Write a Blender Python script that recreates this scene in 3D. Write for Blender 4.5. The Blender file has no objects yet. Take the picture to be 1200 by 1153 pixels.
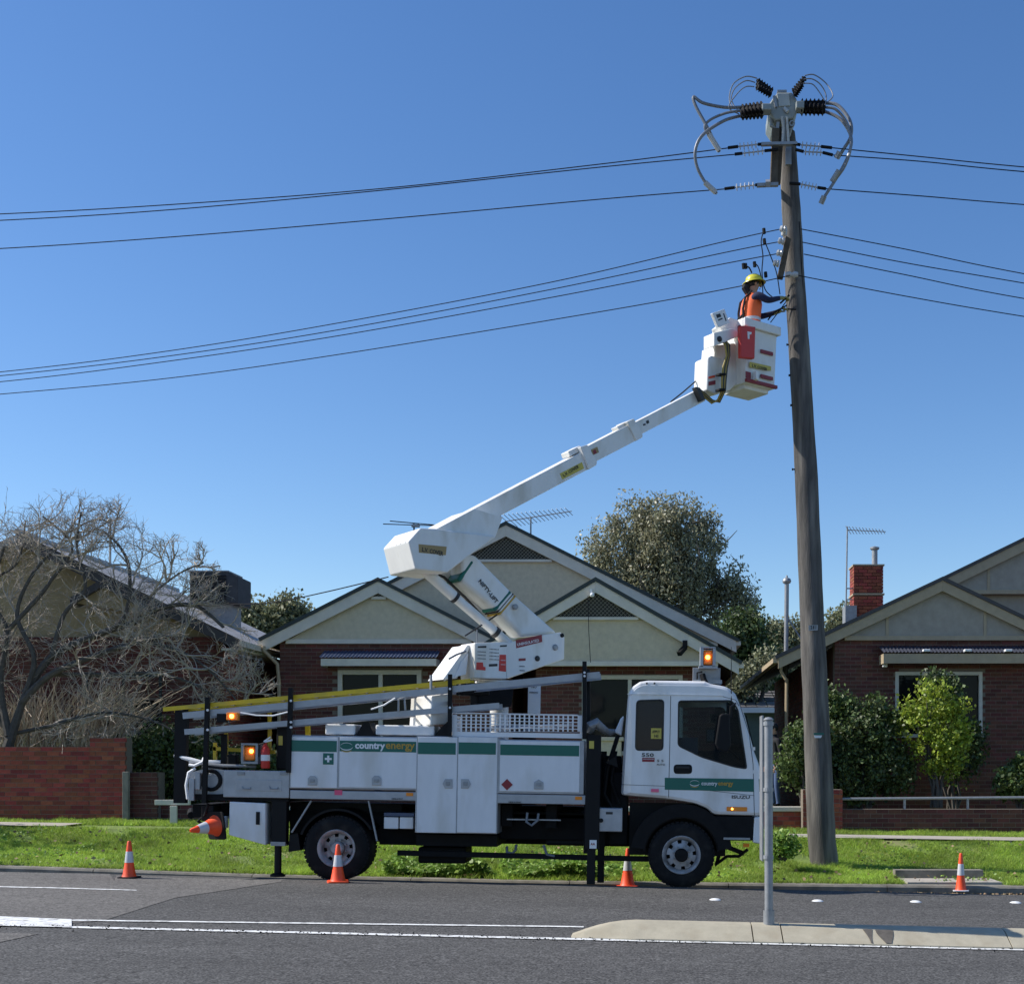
import bpy, math, random
import numpy as np
from mathutils import Vector, Matrix
random.seed(7); rng = np.random.default_rng(7)
S = bpy.context.scene; COL = S.collection
# ------------------------------------------------------------- camera, sky, sun, exposure
CX, CY, F, H = 760.0, 895.0, 1496.0, 1.65
cam = bpy.data.cameras.new('camera'); camo = bpy.data.objects.new('camera', cam); COL.objects.link(camo)
cam.sensor_fit = 'HORIZONTAL'; cam.sensor_width = 36; cam.lens = F/1200*36
cam.shift_x = -(CX-600)/1200; cam.shift_y = (CY-576.5)/1200
cam.clip_start = .1; cam.clip_end = 3000
camo.location = (0, 0, H); camo.rotation_euler = (math.pi/2, 0, 0)
S.camera = camo
SUN_EL, SUN_BACK = math.radians(41), math.radians(3)
L = Vector((-math.cos(SUN_BACK)*math.cos(SUN_EL), math.sin(SUN_BACK)*math.cos(SUN_EL), math.sin(SUN_EL)))
sl = bpy.data.lights.new('sun', 'SUN'); sl.energy = 5.0; sl.angle = math.radians(.53); sl.color = (1, .95, .87)
so = bpy.data.objects.new('sun', sl); COL.objects.link(so); so.rotation_euler = L.to_track_quat('Z', 'Y').to_euler()
W = bpy.data.worlds.new('World'); S.world = W; W.use_nodes = True
wn = W.node_tree; wn.nodes.clear()
sky = wn.nodes.new('ShaderNodeTexSky'); sky.sky_type = 'NISHITA'; sky.sun_disc = False
sky.sun_elevation = SUN_EL; sky.sun_rotation = math.atan2(L.x, L.y); sky.air_density = 1.0; sky.dust_density = .25; sky.ozone_density = 3.2
bg = wn.nodes.new('ShaderNodeBackground'); bg.inputs[1].default_value = .134
wo = wn.nodes.new('ShaderNodeOutputWorld')
shs = wn.nodes.new('ShaderNodeHueSaturation'); shs.inputs['Saturation'].default_value = 1.2; shs.inputs['Hue'].default_value = .506
wn.links.new(sky.outputs[0], shs.inputs['Color']); wn.links.new(shs.outputs[0], bg.inputs[0]); wn.links.new(bg.outputs[0], wo.inputs[0])
S.view_settings.view_transform = 'Standard'; S.view_settings.look = 'None'; S.view_settings.exposure = .2; S.view_settings.gamma = 1
S.view_settings.use_curve_mapping = False
# ------------------------------------------------------------- helpers
def P(px, py, Y): return Vector(((px-CX)*Y/F, Y, H-(py-CY)*Y/F))
def g_(x): return -.023*np.clip(x, -25, 25)
def kc(x): return np.interp(x, [-14, -10, -5.9, -1.85, 1.87, 5.7], [-.11, -.115, -.163, -.16, -.12, -.07])
def rows(x, Y, ys, fs):
    x = np.asarray(x, float); Y = np.asarray(Y, float)
    vals = np.stack([f(x)+0*x for f in fs]); i = np.clip(np.searchsorted(ys, Y)-1, 0, len(ys)-2)
    ys = np.array(ys, float); t = np.clip((Y-ys[i])/(ys[i+1]-ys[i]), 0, 1)
    a = np.take_along_axis(vals, i[None], 0)[0]; b = np.take_along_axis(vals, (i+1)[None], 0)[0]
    return a+(b-a)*t
RY = [-60, 9, 12, 15, 17, 19.3]
def road_z(x, Y): return rows(x, Y, RY, [lambda x: -.05+g_(x), lambda x: -.05+g_(x), lambda x: -.018+g_(x), lambda x: .01+g_(x), lambda x: .02+g_(x), lambda x: kc(x)-.13+g_(x)])
VY = [19.3, 19.5, 21.3, 22.7, 23.7, 24.5, 35, 80, 700]
def verge_z(x, Y):
    cx = lambda x: np.clip(x, -25, 25)
    return rows(x, Y, VY, [lambda x: kc(x)+g_(x), lambda x: kc(x)+g_(x)+.005, lambda x: -.02+g_(x), lambda x: .355-.015*cx(x), lambda x: .365-.015*cx(x), lambda x: .42-.014*cx(x), lambda x: .45-.005*cx(x), lambda x: .3+0*x, lambda x: 0*x])
def rz(x, Y): return float(road_z(np.array([x]), np.array([Y]))[0])
def vz(x, Y): return float(verge_z(np.array([x]), np.array([Y]))[0])
def unroad(px, py):
    lo, hi = 6., 19.29
    for _ in range(40):
        m = (lo+hi)/2; p = P(px, py, m)
        if p.z > rz(p.x, m): lo = m
        else: hi = m
    return P(px, py, lo)
class MB:
    def __init__(s): s.v = []; s.f = []; s.m = []; s.k = 0
    def face(s, pts):
        n = len(s.v); s.v += [tuple(p) for p in pts]; s.f.append(tuple(range(n, n+len(pts)))); s.m.append(s.k)
    def add(s, vs, fs):
        n = len(s.v); s.v += [tuple(p) for p in vs]; s.f += [tuple(i+n for i in f) for f in fs]; s.m += [s.k]*len(fs)
        return s
    def box(s, a, b):
        x0, x1 = sorted((a[0], b[0])); y0, y1 = sorted((a[1], b[1])); z0, z1 = sorted((a[2], b[2]))
        return s.add([(x0,y0,z0),(x1,y0,z0),(x1,y1,z0),(x0,y1,z0),(x0,y0,z1),(x1,y0,z1),(x1,y1,z1),(x0,y1,z1)],
                     [(0,3,2,1),(4,5,6,7),(0,1,5,4),(1,2,6,5),(2,3,7,6),(3,0,4,7)])
    def prism(s, pts, d):
        pts = [Vector(p) for p in pts]; d = Vector(d); n = len(pts)
        nr = Vector((0,0,0))
        for i in range(n): nr += (pts[i]-pts[0]).cross(pts[(i+1) % n]-pts[0])
        if nr.dot(d) > 0: pts = pts[::-1]
        vs = pts+[p+d for p in pts]
        fs = [tuple(range(n)), tuple(range(2*n-1, n-1, -1))]+[(i, i+n, (i+1) % n+n, (i+1) % n) for i in range(n)]
        return s.add(vs, fs)
    def beam(s, a, b, w, h, up=(0,0,1)):
        a = Vector(a); b = Vector(b); d = (b-a).normalized(); r = d.cross(Vector(up)).normalized(); u = r.cross(d)
        q = [a+r*(sx*w/2)+u*(sz*h/2) for sx, sz in ((-1,-1),(1,-1),(1,1),(-1,1))]
        return s.prism(q, b-a)
    def tube(s, path, r, n=8, cap=True):
        path = [Vector(p) for p in path]; m = len(path)
        rs = r if isinstance(r, (list, tuple)) else [r]*m
        ref = Vector((0,0,1)); base = len(s.v); u = None
        for i, p in enumerate(path):
            d = (path[min(i+1, m-1)]-path[max(i-1, 0)]).normalized()
            if u is None: u = d.cross(ref if abs(d.z) < .9 else Vector((1,0,0))).normalized()
            else:
                u = u-d*u.dot(d)
                u = u.normalized() if u.length > 1e-6 else d.orthogonal().normalized()
            w = d.cross(u)
            s.v += [tuple(p+(u*math.cos(2*math.pi*k/n)+w*math.sin(2*math.pi*k/n))*rs[i]) for k in range(n)]
        for i in range(m-1):
            for k in range(n):
                a = base+i*n+k; b = base+i*n+(k+1) % n
                s.f.append((a, b, b+n, a+n)); s.m.append(s.k)
        if cap:
            s.f.append(tuple(base+k for k in range(n-1, -1, -1))); s.m.append(s.k)
            s.f.append(tuple(base+(m-1)*n+k for k in range(n))); s.m.append(s.k)
        return s
    def lathe(s, c, ax, prof, n=32, close=False):
        c = Vector(c); ax = Vector(ax).normalized(); u = ax.orthogonal().normalized(); w = ax.cross(u); base = len(s.v); m = len(prof)
        for r, t in prof:
            s.v += [tuple(c+ax*t+(u*math.cos(2*math.pi*k/n)+w*math.sin(2*math.pi*k/n))*max(r, 1e-4)) for k in range(n)]
        for i in range(m if close else m-1):
            for k in range(n):
                a = base+i*n+k; b = base+i*n+(k+1) % n; j = (i+1) % m
                s.f.append((a, b, base+j*n+(k+1) % n, base+j*n+k)); s.m.append(s.k)
        return s
    def ball(s, c, r, n=10, sc=(1,1,1)):
        c = Vector(c); m = n//2; base = len(s.v)
        for i in range(m+1):
            th = math.pi*i/m
            for k in range(n):
                ph = 2*math.pi*k/n
                s.v.append((c.x+r*sc[0]*math.sin(th)*math.cos(ph), c.y+r*sc[1]*math.sin(th)*math.sin(ph), c.z+r*sc[2]*math.cos(th)))
        for i in range(m):
            for k in range(n):
                a = base+i*n+k; b = base+i*n+(k+1) % n
                s.f.append((a, a+n, b+n, b)); s.m.append(s.k)
        return s
INV = {}
def link(o): COL.objects.link(o); return o
def thing(name, label, cat, loc=(0,0,0), rot=(0,0,0), group=None):
    o = bpy.data.objects.new(name, None); link(o); o.location = loc; o.rotation_euler = rot; o.empty_display_size = .1
    o['label'] = label; o['category'] = cat
    if group: o['group'] = group
    INV[o.name] = (Matrix.Translation(loc) @ __import__('mathutils').Euler(rot).to_matrix().to_4x4()).inverted()
    return o
def root_of(o):
    while o.parent: o = o.parent
    return o
def mk(name, mb, mats, parent=None, smooth=False, bevel=0, label=None, kind=None, local=False, seg=2):
    me = bpy.data.meshes.new(name)
    me.from_pydata(mb.v, [], mb.f)
    if not isinstance(mats, (list, tuple)): mats = [mats]
    for m in mats: me.materials.append(m)
    if len(mats) > 1: me.polygons.foreach_set('material_index', mb.m)
    if smooth: me.polygons.foreach_set('use_smooth', [True]*len(mb.f))
    me.update()
    o = link(bpy.data.objects.new(name, me))
    if parent is not None:
        if not local and root_of(parent).name in INV: me.transform(INV[root_of(parent).name])
        o.parent = parent
    if smooth == 'auto' or (smooth and smooth != 'full'):
        try: me.set_sharp_from_angle(angle=math.radians(38))
        except Exception: pass
    if bevel:
        b = o.modifiers.new('bevel', 'BEVEL'); b.width = bevel; b.segments = seg; b.limit_method = 'ANGLE'; b.angle_limit = math.radians(35)
        b.harden_normals = False
    if label: o['label'] = label
    if kind: o['kind'] = kind
    return o
def tag(o, label, cat, group=None):
    o['label'] = label; o['category'] = cat
    if group: o['group'] = group
    return o
def copy_tree(o, parent=None):
    c = o.copy(); COL.objects.link(c); c.parent = parent
    for ch in list(o.children): copy_tree(ch, c)
    return c
def fillet(pts, r, n=4):
    out = []; m = len(pts)
    for i in range(m):
        p = Vector(pts[i]); a = Vector(pts[i-1]); b = Vector(pts[(i+1) % m])
        rr = min(r, (a-p).length*.45, (b-p).length*.45)
        p0 = p+(a-p).normalized()*rr; p1 = p+(b-p).normalized()*rr
        for k in range(n+1):
            t = k/n; out.append(p0*(1-t)**2+p*2*t*(1-t)+p1*t*t)
    return out
def inset(pts, d):
    pts = [Vector(p) for p in pts]; m = len(pts); ar = sum(pts[i].x*pts[(i+1) % m].y-pts[(i+1) % m].x*pts[i].y for i in range(m))
    sg = 1 if ar > 0 else -1; out = []
    for i in range(m):
        a = (pts[i]-pts[i-1]).normalized(); b = (pts[(i+1) % m]-pts[i]).normalized()
        na = Vector((-a.y, a.x))*sg; nb = Vector((-b.y, b.x))*sg; n = (na+nb)
        n = n.normalized() if n.length > 1e-6 else na
        out.append(pts[i]+n*(d/max(.5, n.dot(na))))
    return out
def plate2d(outer, holes, th):
    """flat plate with real holes in the XZ plane of the local frame; returns (verts, faces), front at y=0"""
    cu = bpy.data.curves.new('tmp', 'CURVE'); cu.dimensions = '2D'; cu.fill_mode = 'BOTH'; cu.extrude = th/2
    for poly in [outer]+list(holes):
        sp = cu.splines.new('POLY'); sp.points.add(len(poly)-1); sp.use_cyclic_u = True
        for i, p in enumerate(poly): sp.points[i].co = (p[0], p[1], 0, 1)
    o = bpy.data.objects.new('tmp', cu); link(o); dg = bpy.context.evaluated_depsgraph_get()
    me = bpy.data.meshes.new_from_object(o.evaluated_get(dg)); bpy.data.objects.remove(o)
    v = [(q.co.x, th/2-q.co.z, q.co.y) for q in me.vertices]; f = [tuple(p.vertices) for p in me.polygons]
    bpy.data.meshes.remove(me); return v, f
def text(s, a, xdir, up, width=None, height=None, mat=None, parent=None, bold=.0, name='lettering', th=.002, shear=0):
    """a = world position of the lower left corner"""
    cu = bpy.data.curves.new('tmp', 'FONT'); cu.body = s; cu.offset = bold; cu.extrude = .001; cu.shear = shear; cu.resolution_u = 2
    o = bpy.data.objects.new('tmp', cu); link(o); dg = bpy.context.evaluated_depsgraph_get()
    me = bpy.data.meshes.new_from_object(o.evaluated_get(dg)); bpy.data.objects.remove(o)
    xs = [v.co.x for v in me.vertices]; ys = [v.co.y for v in me.vertices]
    sx = (width/(max(xs)-min(xs))) if width else height/(max(ys)-min(ys)); sy = (height/(max(ys)-min(ys))) if height else sx
    a = Vector(a); xd = Vector(xdir).normalized(); up = Vector(up).normalized(); n = xd.cross(up)
    mb = MB(); mb.add([a+xd*((v.co.x-min(xs))*sx)+up*((v.co.y-min(ys))*sy)+n*(v.co.z/.001*th) for v in me.vertices], [tuple(p.vertices) for p in me.polygons])
    bpy.data.meshes.remove(me)
    return mk(name, mb, mat, parent)
# ------------------------------------------------------------- materials
def mat(name, c, rough=.6, metal=0, var=.12, scale=6, bump=0, bscale=60, var2=None, spec=None, emit=None, island=0, objrand=0, coat=0, trans=0, stain=None, stretch=None):
    m = bpy.data.materials.new(name); m.use_nodes = True; nt = m.node_tree; N = nt.nodes; K = nt.links
    b = N['Principled BSDF']; b.inputs['Roughness'].default_value = rough; b.inputs['Metallic'].default_value = metal
    if coat: b.inputs['Coat Weight'].default_value = coat; b.inputs['Coat Roughness'].default_value = .08
    if spec is not None: b.inputs['Specular IOR Level'].default_value = spec
    tc = N.new('ShaderNodeTexCoord'); mp = N.new('ShaderNodeMapping'); K.new(tc.outputs['Object'], mp.inputs[0])
    if stretch: mp.inputs['Scale'].default_value = stretch
    no = N.new('ShaderNodeTexNoise'); no.inputs['Scale'].default_value = scale; no.inputs['Detail'].default_value = 6; no.inputs['Roughness'].default_value = .65
    K.new(mp.outputs[0], no.inputs['Vector'])
    rp = N.new('ShaderNodeValToRGB'); rp.color_ramp.elements[0].position = .3; rp.color_ramp.elements[1].position = .7
    c2 = var2 if var2 else tuple(x*(1-var) for x in c); c1 = c if var2 else tuple(min(1, x*(1+var*.6)) for x in c)
    rp.color_ramp.elements[0].color = (*c2, 1); rp.color_ramp.elements[1].color = (*c1, 1)
    K.new(no.outputs[0], rp.inputs[0]); last = rp.outputs[0]
    if stain:
        n2 = N.new('ShaderNodeTexNoise'); n2.inputs['Scale'].default_value = stain[1]; n2.inputs['Detail'].default_value = 4; K.new(mp.outputs[0], n2.inputs['Vector'])
        r2 = N.new('ShaderNodeValToRGB'); r2.color_ramp.elements[0].position = .5; r2.color_ramp.elements[1].position = .72; K.new(n2.outputs[0], r2.inputs[0])
        mx = N.new('ShaderNodeMix'); mx.data_type = 'RGBA'; K.new(r2.outputs[0], mx.inputs[0]); K.new(last, mx.inputs[6]); mx.inputs[7].default_value = (*stain[0], 1); last = mx.outputs[2]
    if island or objrand:
        if island: gi = N.new('ShaderNodeNewGeometry'); src = gi.outputs['Random Per Island']
        else: gi = N.new('ShaderNodeObjectInfo'); src = gi.outputs['Random']
        mr = N.new('ShaderNodeMapRange'); mr.inputs[3].default_value = 1-(island or objrand); mr.inputs[4].default_value = 1+(island or objrand); K.new(src, mr.inputs[0])
        hs = N.new('ShaderNodeHueSaturation'); K.new(mr.outputs[0], hs.inputs['Value']); K.new(last, hs.inputs['Color'])
        m2 = N.new('ShaderNodeMapRange'); m2.inputs[3].default_value = .485; m2.inputs[4].default_value = .515
        ma = N.new('ShaderNodeMath'); ma.operation = 'FRACT'; mm = N.new('ShaderNodeMath'); mm.operation = 'MULTIPLY'; mm.inputs[1].default_value = 7.31; K.new(src, mm.inputs[0]); K.new(mm.outputs[0], ma.inputs[0]); K.new(ma.outputs[0], m2.inputs[0]); K.new(m2.outputs[0], hs.inputs['Hue'])
        last = hs.outputs[0]
    K.new(last, b.inputs['Base Color'])
    if emit: b.inputs['Emission Color'].default_value = (*emit[0], 1); b.inputs['Emission Strength'].default_value = emit[1]
    if bump:
        nb = N.new('ShaderNodeTexNoise'); nb.inputs['Scale'].default_value = bscale; nb.inputs['Detail'].default_value = 5; K.new(mp.outputs[0], nb.inputs['Vector'])
        bp = N.new('ShaderNodeBump'); bp.inputs['Strength'].default_value = bump; bp.inputs['Distance'].default_value = .01; K.new(nb.outputs[0], bp.inputs['Height']); K.new(bp.outputs[0], b.inputs['Normal'])
    if trans:
        tr = N.new('ShaderNodeBsdfTranslucent'); K.new(last, tr.inputs[0]); mi = N.new('ShaderNodeMixShader'); mi.inputs[0].default_value = trans
        K.new(b.outputs[0], mi.inputs[1]); K.new(tr.outputs[0], mi.inputs[2]); K.new(mi.outputs[0], N['Material Output'].inputs[0])
    return m
def glass(name, tint=(.05,.06,.07), alpha=.35, rough=.03):
    m = bpy.data.materials.new(name); m.use_nodes = True; N = m.node_tree.nodes; K = m.node_tree.links; b = N['Principled BSDF']
    b.inputs['Base Color'].default_value = (*tint, 1); b.inputs['Roughness'].default_value = rough; b.inputs['Specular IOR Level'].default_value = .25
    tb = N.new('ShaderNodeBsdfTransparent'); tb.inputs[0].default_value = (.7, .76, .78, 1); mi = N.new('ShaderNodeMixShader'); mi.inputs[0].default_value = alpha
    K.new(tb.outputs[0], mi.inputs[1]); K.new(b.outputs[0], mi.inputs[2]); K.new(mi.outputs[0], N['Material Output'].inputs[0]); return m
M = {}
M['white'] = mat('white_paint', (.78,.78,.78), .3, var=.09, scale=1.6, coat=.35, stain=((.58,.56,.52), 1.1), stretch=(2.2,1,.8))
M['panel'] = mat('panel_paint', (.76,.76,.77), .36, var=.06, scale=2.4, stain=((.62,.61,.58), 1.3), stretch=(2.2,1,.7))
M['case'] = mat('cooler_case', (.05,.05,.052), .7, var=.3)
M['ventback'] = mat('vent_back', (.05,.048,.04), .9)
M['fibre'] = mat('fibreglass', (.8,.79,.76), .42, var=.09, scale=2.2, stain=((.6,.57,.5), 2.2), stretch=(1.6,1.6,.7))
M['cream'] = mat('cream_stucco', (.60,.52,.37), .9, var=.12, scale=9, bump=.5, bscale=120)
M['trim'] = mat('cream_trim', (.66,.61,.51), .6, var=.12, scale=3)
M['frame'] = mat('window_trim', (.58,.55,.48), .5, var=.1)
M['capping'] = mat('green_capping', (.018,.03,.028), .5)
M['lattice'] = mat('lattice', (.34,.32,.26), .8)
M['tan_trim'] = mat('tan_trim', (.40,.32,.21), .65, var=.12)
M['tan_panel'] = mat('tan_panel', (.36,.32,.26), .85, var=.14, bump=.3, bscale=90)
M['ochre_panel'] = mat('ochre_panel', (.34,.27,.15), .85, var=.14, bump=.3)
M['dark_roof'] = mat('dark_roof', (.06,.055,.055), .6)
M['tin'] = mat('tin_roof', (.5,.48,.45), .5, metal=.1, var=.22, scale=1.2, stain=((.38,.35,.31), 2))
M['mortar'] = mat('mortar', (.2,.165,.13), .95, var=.2, scale=20)
M['brick'] = mat('brick', (.27,.062,.036), .85, var=.25, scale=14, bump=.4, bscale=80, objrand=.3)
M['brick_i'] = mat('brick_joined', (.27,.062,.036), .85, var=.25, scale=14, bump=.4, bscale=80, island=.3)
M['brickd'] = mat('brown_brick', (.115,.038,.027), .85, var=.25, scale=14, bump=.4, bscale=80, objrand=.3)
M['brickd_i'] = mat('brown_brick_joined', (.115,.038,.027), .85, var=.25, scale=14, bump=.4, bscale=80, island=.3)
M['blue_awning'] = mat('blue_awning', (.06,.085,.15), .4, metal=.1)
M['dark_awning'] = mat('dark_awning', (.035,.04,.06), .5)
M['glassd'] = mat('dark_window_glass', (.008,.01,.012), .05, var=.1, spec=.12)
M['curtain'] = mat('curtain', (.25,.24,.22), .9)
M['black'] = mat('black_steel', (.006,.006,.007), .6, var=.2, spec=.25)
M['dark'] = mat('dark_chassis', (.009,.009,.01), .75, spec=.2, var=.3, scale=8)
M['tyre'] = mat('tyre_rubber', (.01,.01,.011), .85, spec=.25, var=.25, scale=10, stain=((.026,.024,.022), 5))
M['rim'] = mat('wheel_paint', (.38,.38,.39), .5, metal=.2, var=.25, scale=8, stain=((.14,.13,.12), 7))
M['alu'] = mat('aluminium', (.40,.41,.43), .48, metal=.5, var=.14, scale=6)
M['galv'] = mat('galvanised_steel', (.31,.32,.33), .5, metal=.4, var=.2, scale=12)
M['green'] = mat('green_stripe', (.0,.12,.09), .35, var=.05)
M['yellow'] = mat('yellow_paint', (.72,.5,.015), .45, var=.12, stain=((.5,.36,.05), 4))
M['yellow_sticker'] = mat('yellow_sticker', (.55,.45,.08), .5)
M['tan_sticker'] = mat('tan_sticker', (.36,.25,.1), .5)
M['gold'] = mat('gold_letter', (.5,.3,.04), .5)
M['red'] = mat('red_paint', (.6,.03,.02), .45, var=.1)
M['darkred'] = mat('dark_red_sticker', (.25,.02,.03), .5)
M['orange'] = mat('cone_orange', (.95,.085,.015), .5, var=.06, stain=((.75,.09,.03), 5))
M['reflective'] = mat('reflective_band', (.6,.6,.62), .35, var=.1)
M['rubber'] = mat('rubber', (.02,.02,.02), .7)
M['ink'] = mat('ink', (.015,.015,.018), .5)
M['paper'] = mat('white_sticker', (.8,.8,.8), .5, var=.03)
M['amber'] = mat('amber_lens', (.85,.25,.02), .2, var=.1)
M['lamp'] = mat('lit_lamp', (1,.5,.1), .3, emit=((1,.42,.05), 9))
M['wood'] = mat('pole_timber', (.105,.096,.088), .9, var=.5, scale=3, bump=.9, bscale=18, stretch=(5,5,.5), stain=((.22,.2,.175), 1.3))
M['arm_wood'] = mat('arm_timber', (.11,.085,.06), .9, var=.35, scale=6, bump=.5)
M['bark'] = mat('grey_bark', (.09,.08,.07), .9, var=.35, scale=9, bump=.6, bscale=40)
M['twig'] = mat('pale_twig', (.40,.35,.29), .85, var=.3, scale=4)
M['stick'] = mat('dry_stick', (.46,.39,.29), .9, var=.3, scale=5, island=.35)
M['ceramic'] = mat('grey_ceramic', (.5,.5,.5), .25)
M['blackins'] = mat('black_insulator', (.01,.009,.01), .7, spec=.15)
M['wire'] = mat('wire', (.02,.02,.025), .85, spec=.15)
M['cable'] = mat('grey_cable', (.2,.21,.23), .45, metal=.2)
M['tank'] = mat('switch_tank', (.28,.31,.3), .5, var=.12)
M['concrete'] = mat('concrete', (.43,.385,.285), .9, var=.16, scale=5, bump=.4, bscale=110, stain=((.36,.31,.22), 3))
M['concrete2'] = mat('kerb_concrete', (.24,.22,.18), .92, var=.3, scale=5, bump=.5, bscale=90, stain=((.14,.125,.1), 3))
M['path'] = mat('path_concrete', (.42,.38,.32), .9, var=.15, scale=4, bump=.3)
M['wet'] = mat('damp_stain', (.12,.105,.085), .7, var=.3, scale=14)
M['hose'] = mat('yellow_hose', (.35,.24,.04), .5)
M['blackhose'] = mat('black_hose', (.02,.02,.02), .5)
M['navy'] = mat('navy_cloth', (.015,.02,.06), .9)
M['jeans'] = mat('jeans_cloth', (.07,.11,.22), .9)
M['hivis'] = mat('orange_vest', (1,.16,.04), .7)
M['skin'] = mat('skin', (.5,.28,.19), .6)
M['helmet'] = mat('yellow_helmet', (.68,.62,.06), .3)
M['glove'] = mat('glove_leather', (.3,.28,.12), .8)
M['blackcloth'] = mat('black_cloth', (.015,.015,.018), .9)
M['whiteroad'] = mat('road_paint', (.8,.8,.77), .75, var=.12, scale=14, stain=((.22,.21,.2), 13))
M['marker'] = mat('marker_plastic', (.8,.8,.78), .4)
M['cabglass'] = glass('cab_glass', alpha=.12)
M['cabglassd'] = glass('dark_cab_glass', (.01,.015,.03), .8)
M['seat'] = mat('seat_cloth', (.09,.09,.1), .9)
M['leaf_dark'] = mat('dark_leaf', (.07,.105,.03), .55, var=.3, scale=2, island=.55, trans=.2)
M['leaf_mid'] = mat('mid_leaf', (.10,.15,.04), .5, var=.3, scale=2, island=.5, trans=.25)
M['leaf_light'] = mat('light_leaf', (.28,.36,.04), .5, var=.3, scale=2, island=.45, trans=.35)
M['leaf_gum'] = mat('gum_leaf', (.31,.30,.19), .45, var=.3, scale=1, island=.55, trans=.35)
M['leaf_hill'] = mat('hill_leaf', (.24,.25,.14), .6, var=.35, scale=.4, island=.45, trans=.3)
M['weed'] = mat('weed_leaf', (.24,.38,.07), .55, var=.25, scale=3, island=.4, trans=.3)
M['grass'] = mat('grass_blade', (.36,.50,.075), .6, var=.5, scale=.7, island=.4, trans=.4)
M['soil'] = mat('grass_soil', (.17,.24,.05), .95, var=.45, scale=2.5, bump=.5, bscale=30, stain=((.27,.23,.11), 1.3))
M['litter'] = mat('leaf_litter', (.25,.18,.1), .9, island=.5)
M['hillg'] = mat('paddock', (.08,.1,.045), .95)
# ------------------------------------------------------------- asphalt
def asphalt(name, base, var, warm=1.0):
    m = bpy.data.materials.new(name); m.use_nodes = True; N = m.node_tree.nodes; K = m.node_tree.links; b = N['Principled BSDF']
    tc = N.new('ShaderNodeTexCoord'); b.inputs['Roughness'].default_value = .92; b.inputs['Specular IOR Level'].default_value = .25
    def noise(sc, det=5, st=None):
        n = N.new('ShaderNodeTexNoise'); n.inputs['Scale'].default_value = sc; n.inputs['Detail'].default_value = det
        if st:
            mp = N.new('ShaderNodeMapping'); mp.inputs['Scale'].default_value = st; K.new(tc.outputs['Object'], mp.inputs[0]); K.new(mp.outputs[0], n.inputs['Vector'])
        else: K.new(tc.outputs['Object'], n.inputs['Vector'])
        return n
    def ramp(src, p0, v0, p1, v1):
        r = N.new('ShaderNodeMapRange'); r.inputs[1].default_value = p0; r.inputs[2].default_value = p1; r.inputs[3].default_value = v0; r.inputs[4].default_value = v1; K.new(src, r.inputs[0]); return r.outputs[0]
    def mul(a, c):
        x = N.new('ShaderNodeMath'); x.operation = 'MULTIPLY'; K.new(a, x.inputs[0]); K.new(c, x.inputs[1]); return x.outputs[0]
    fine = ramp(noise(52, 3).outputs[0], .35, 1-var, .68, 1+var*1.4)
    vo = N.new('ShaderNodeTexVoronoi'); vo.inputs['Scale'].default_value = 27; K.new(tc.outputs['Object'], vo.inputs['Vector'])
    sp = ramp(vo.outputs['Color'], .0, .72, 1., 1.34)
    big = ramp(noise(.7, 4, (.35, 1.6, 1)).outputs[0], .3, .88, .7, 1.12)
    streak = ramp(noise(3, 4, (.12, 3.5, 1)).outputs[0], .35, .95, .65, 1.06)
    v = mul(mul(mul(fine, big), streak), sp)
    cm = N.new('ShaderNodeCombineColor')
    for i, k in enumerate((warm, 1.0, 2-warm-.02)):
        q = N.new('ShaderNodeMath'); q.operation = 'MULTIPLY'; q.inputs[1].default_value = base*k; K.new(v, q.inputs[0]); K.new(q.outputs[0], cm.inputs[i])
    K.new(cm.outputs[0], b.inputs['Base Color'])
    bp = N.new('ShaderNodeBump'); bp.inputs['Strength'].default_value = .55; bp.inputs['Distance'].default_value = .006; K.new(noise(90, 3).outputs[0], bp.inputs['Height']); K.new(bp.outputs[0], b.inputs['Normal'])
    return m
M['road'] = asphalt('asphalt', .080, .55, 1.03)
M['road_old'] = asphalt('old_asphalt', .128, .35, 1.06)
def struct(name, mb, m, smooth=False, label=None): return mk(name, mb, m, None, smooth=smooth, kind='structure', label=label)
def sheet(xs, ys, zf, dz=0):
    X, Y = np.meshgrid(xs, ys); Z = zf(X.ravel(), Y.ravel())+dz
    mb = MB(); nx = len(xs)
    mb.v = [tuple(map(float, q)) for q in zip(X.ravel(), Y.ravel(), Z)]
    for j in range(len(ys)-1):
        for i in range(nx-1): a = j*nx+i; mb.f.append((a, a+1, a+1+nx, a+nx)); mb.m.append(0)
    return mb
xs = np.concatenate([np.arange(-70, -16, 3), np.arange(-16, 14, .5), np.arange(14, 71, 3)])
struct('road', sheet(xs, np.array([-60, -20, 0, 6, 8, 9, 10, 11, 12, 13, 14, 15, 16, 17, 17.6, 18.2, 18.8, 19.305]), road_z), M['road'], True)
struct('verge', sheet(xs, np.array([19.49, 19.6, 20, 20.5, 21, 21.3, 21.7, 22.2, 22.7, 23.2, 23.7, 24.1, 24.5, 25, 28, 35]), verge_z, -.004), M['soil'], True)
fx = np.array([-900, -400, -150, -70, -40, -20, 0, 20, 40, 70, 150, 400, 900])
struct('ground', sheet(fx, np.array([35, 50, 80, 200, 700, 1200]), lambda x, y: verge_z(x, y)-.004), M['hillg'], True)
struct('terrain', sheet(fx, np.array([-900, -300, -61, -30, 0, 19.4, 35.2]), lambda x, y: -1.3+0*x), M['hillg'], True)
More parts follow.
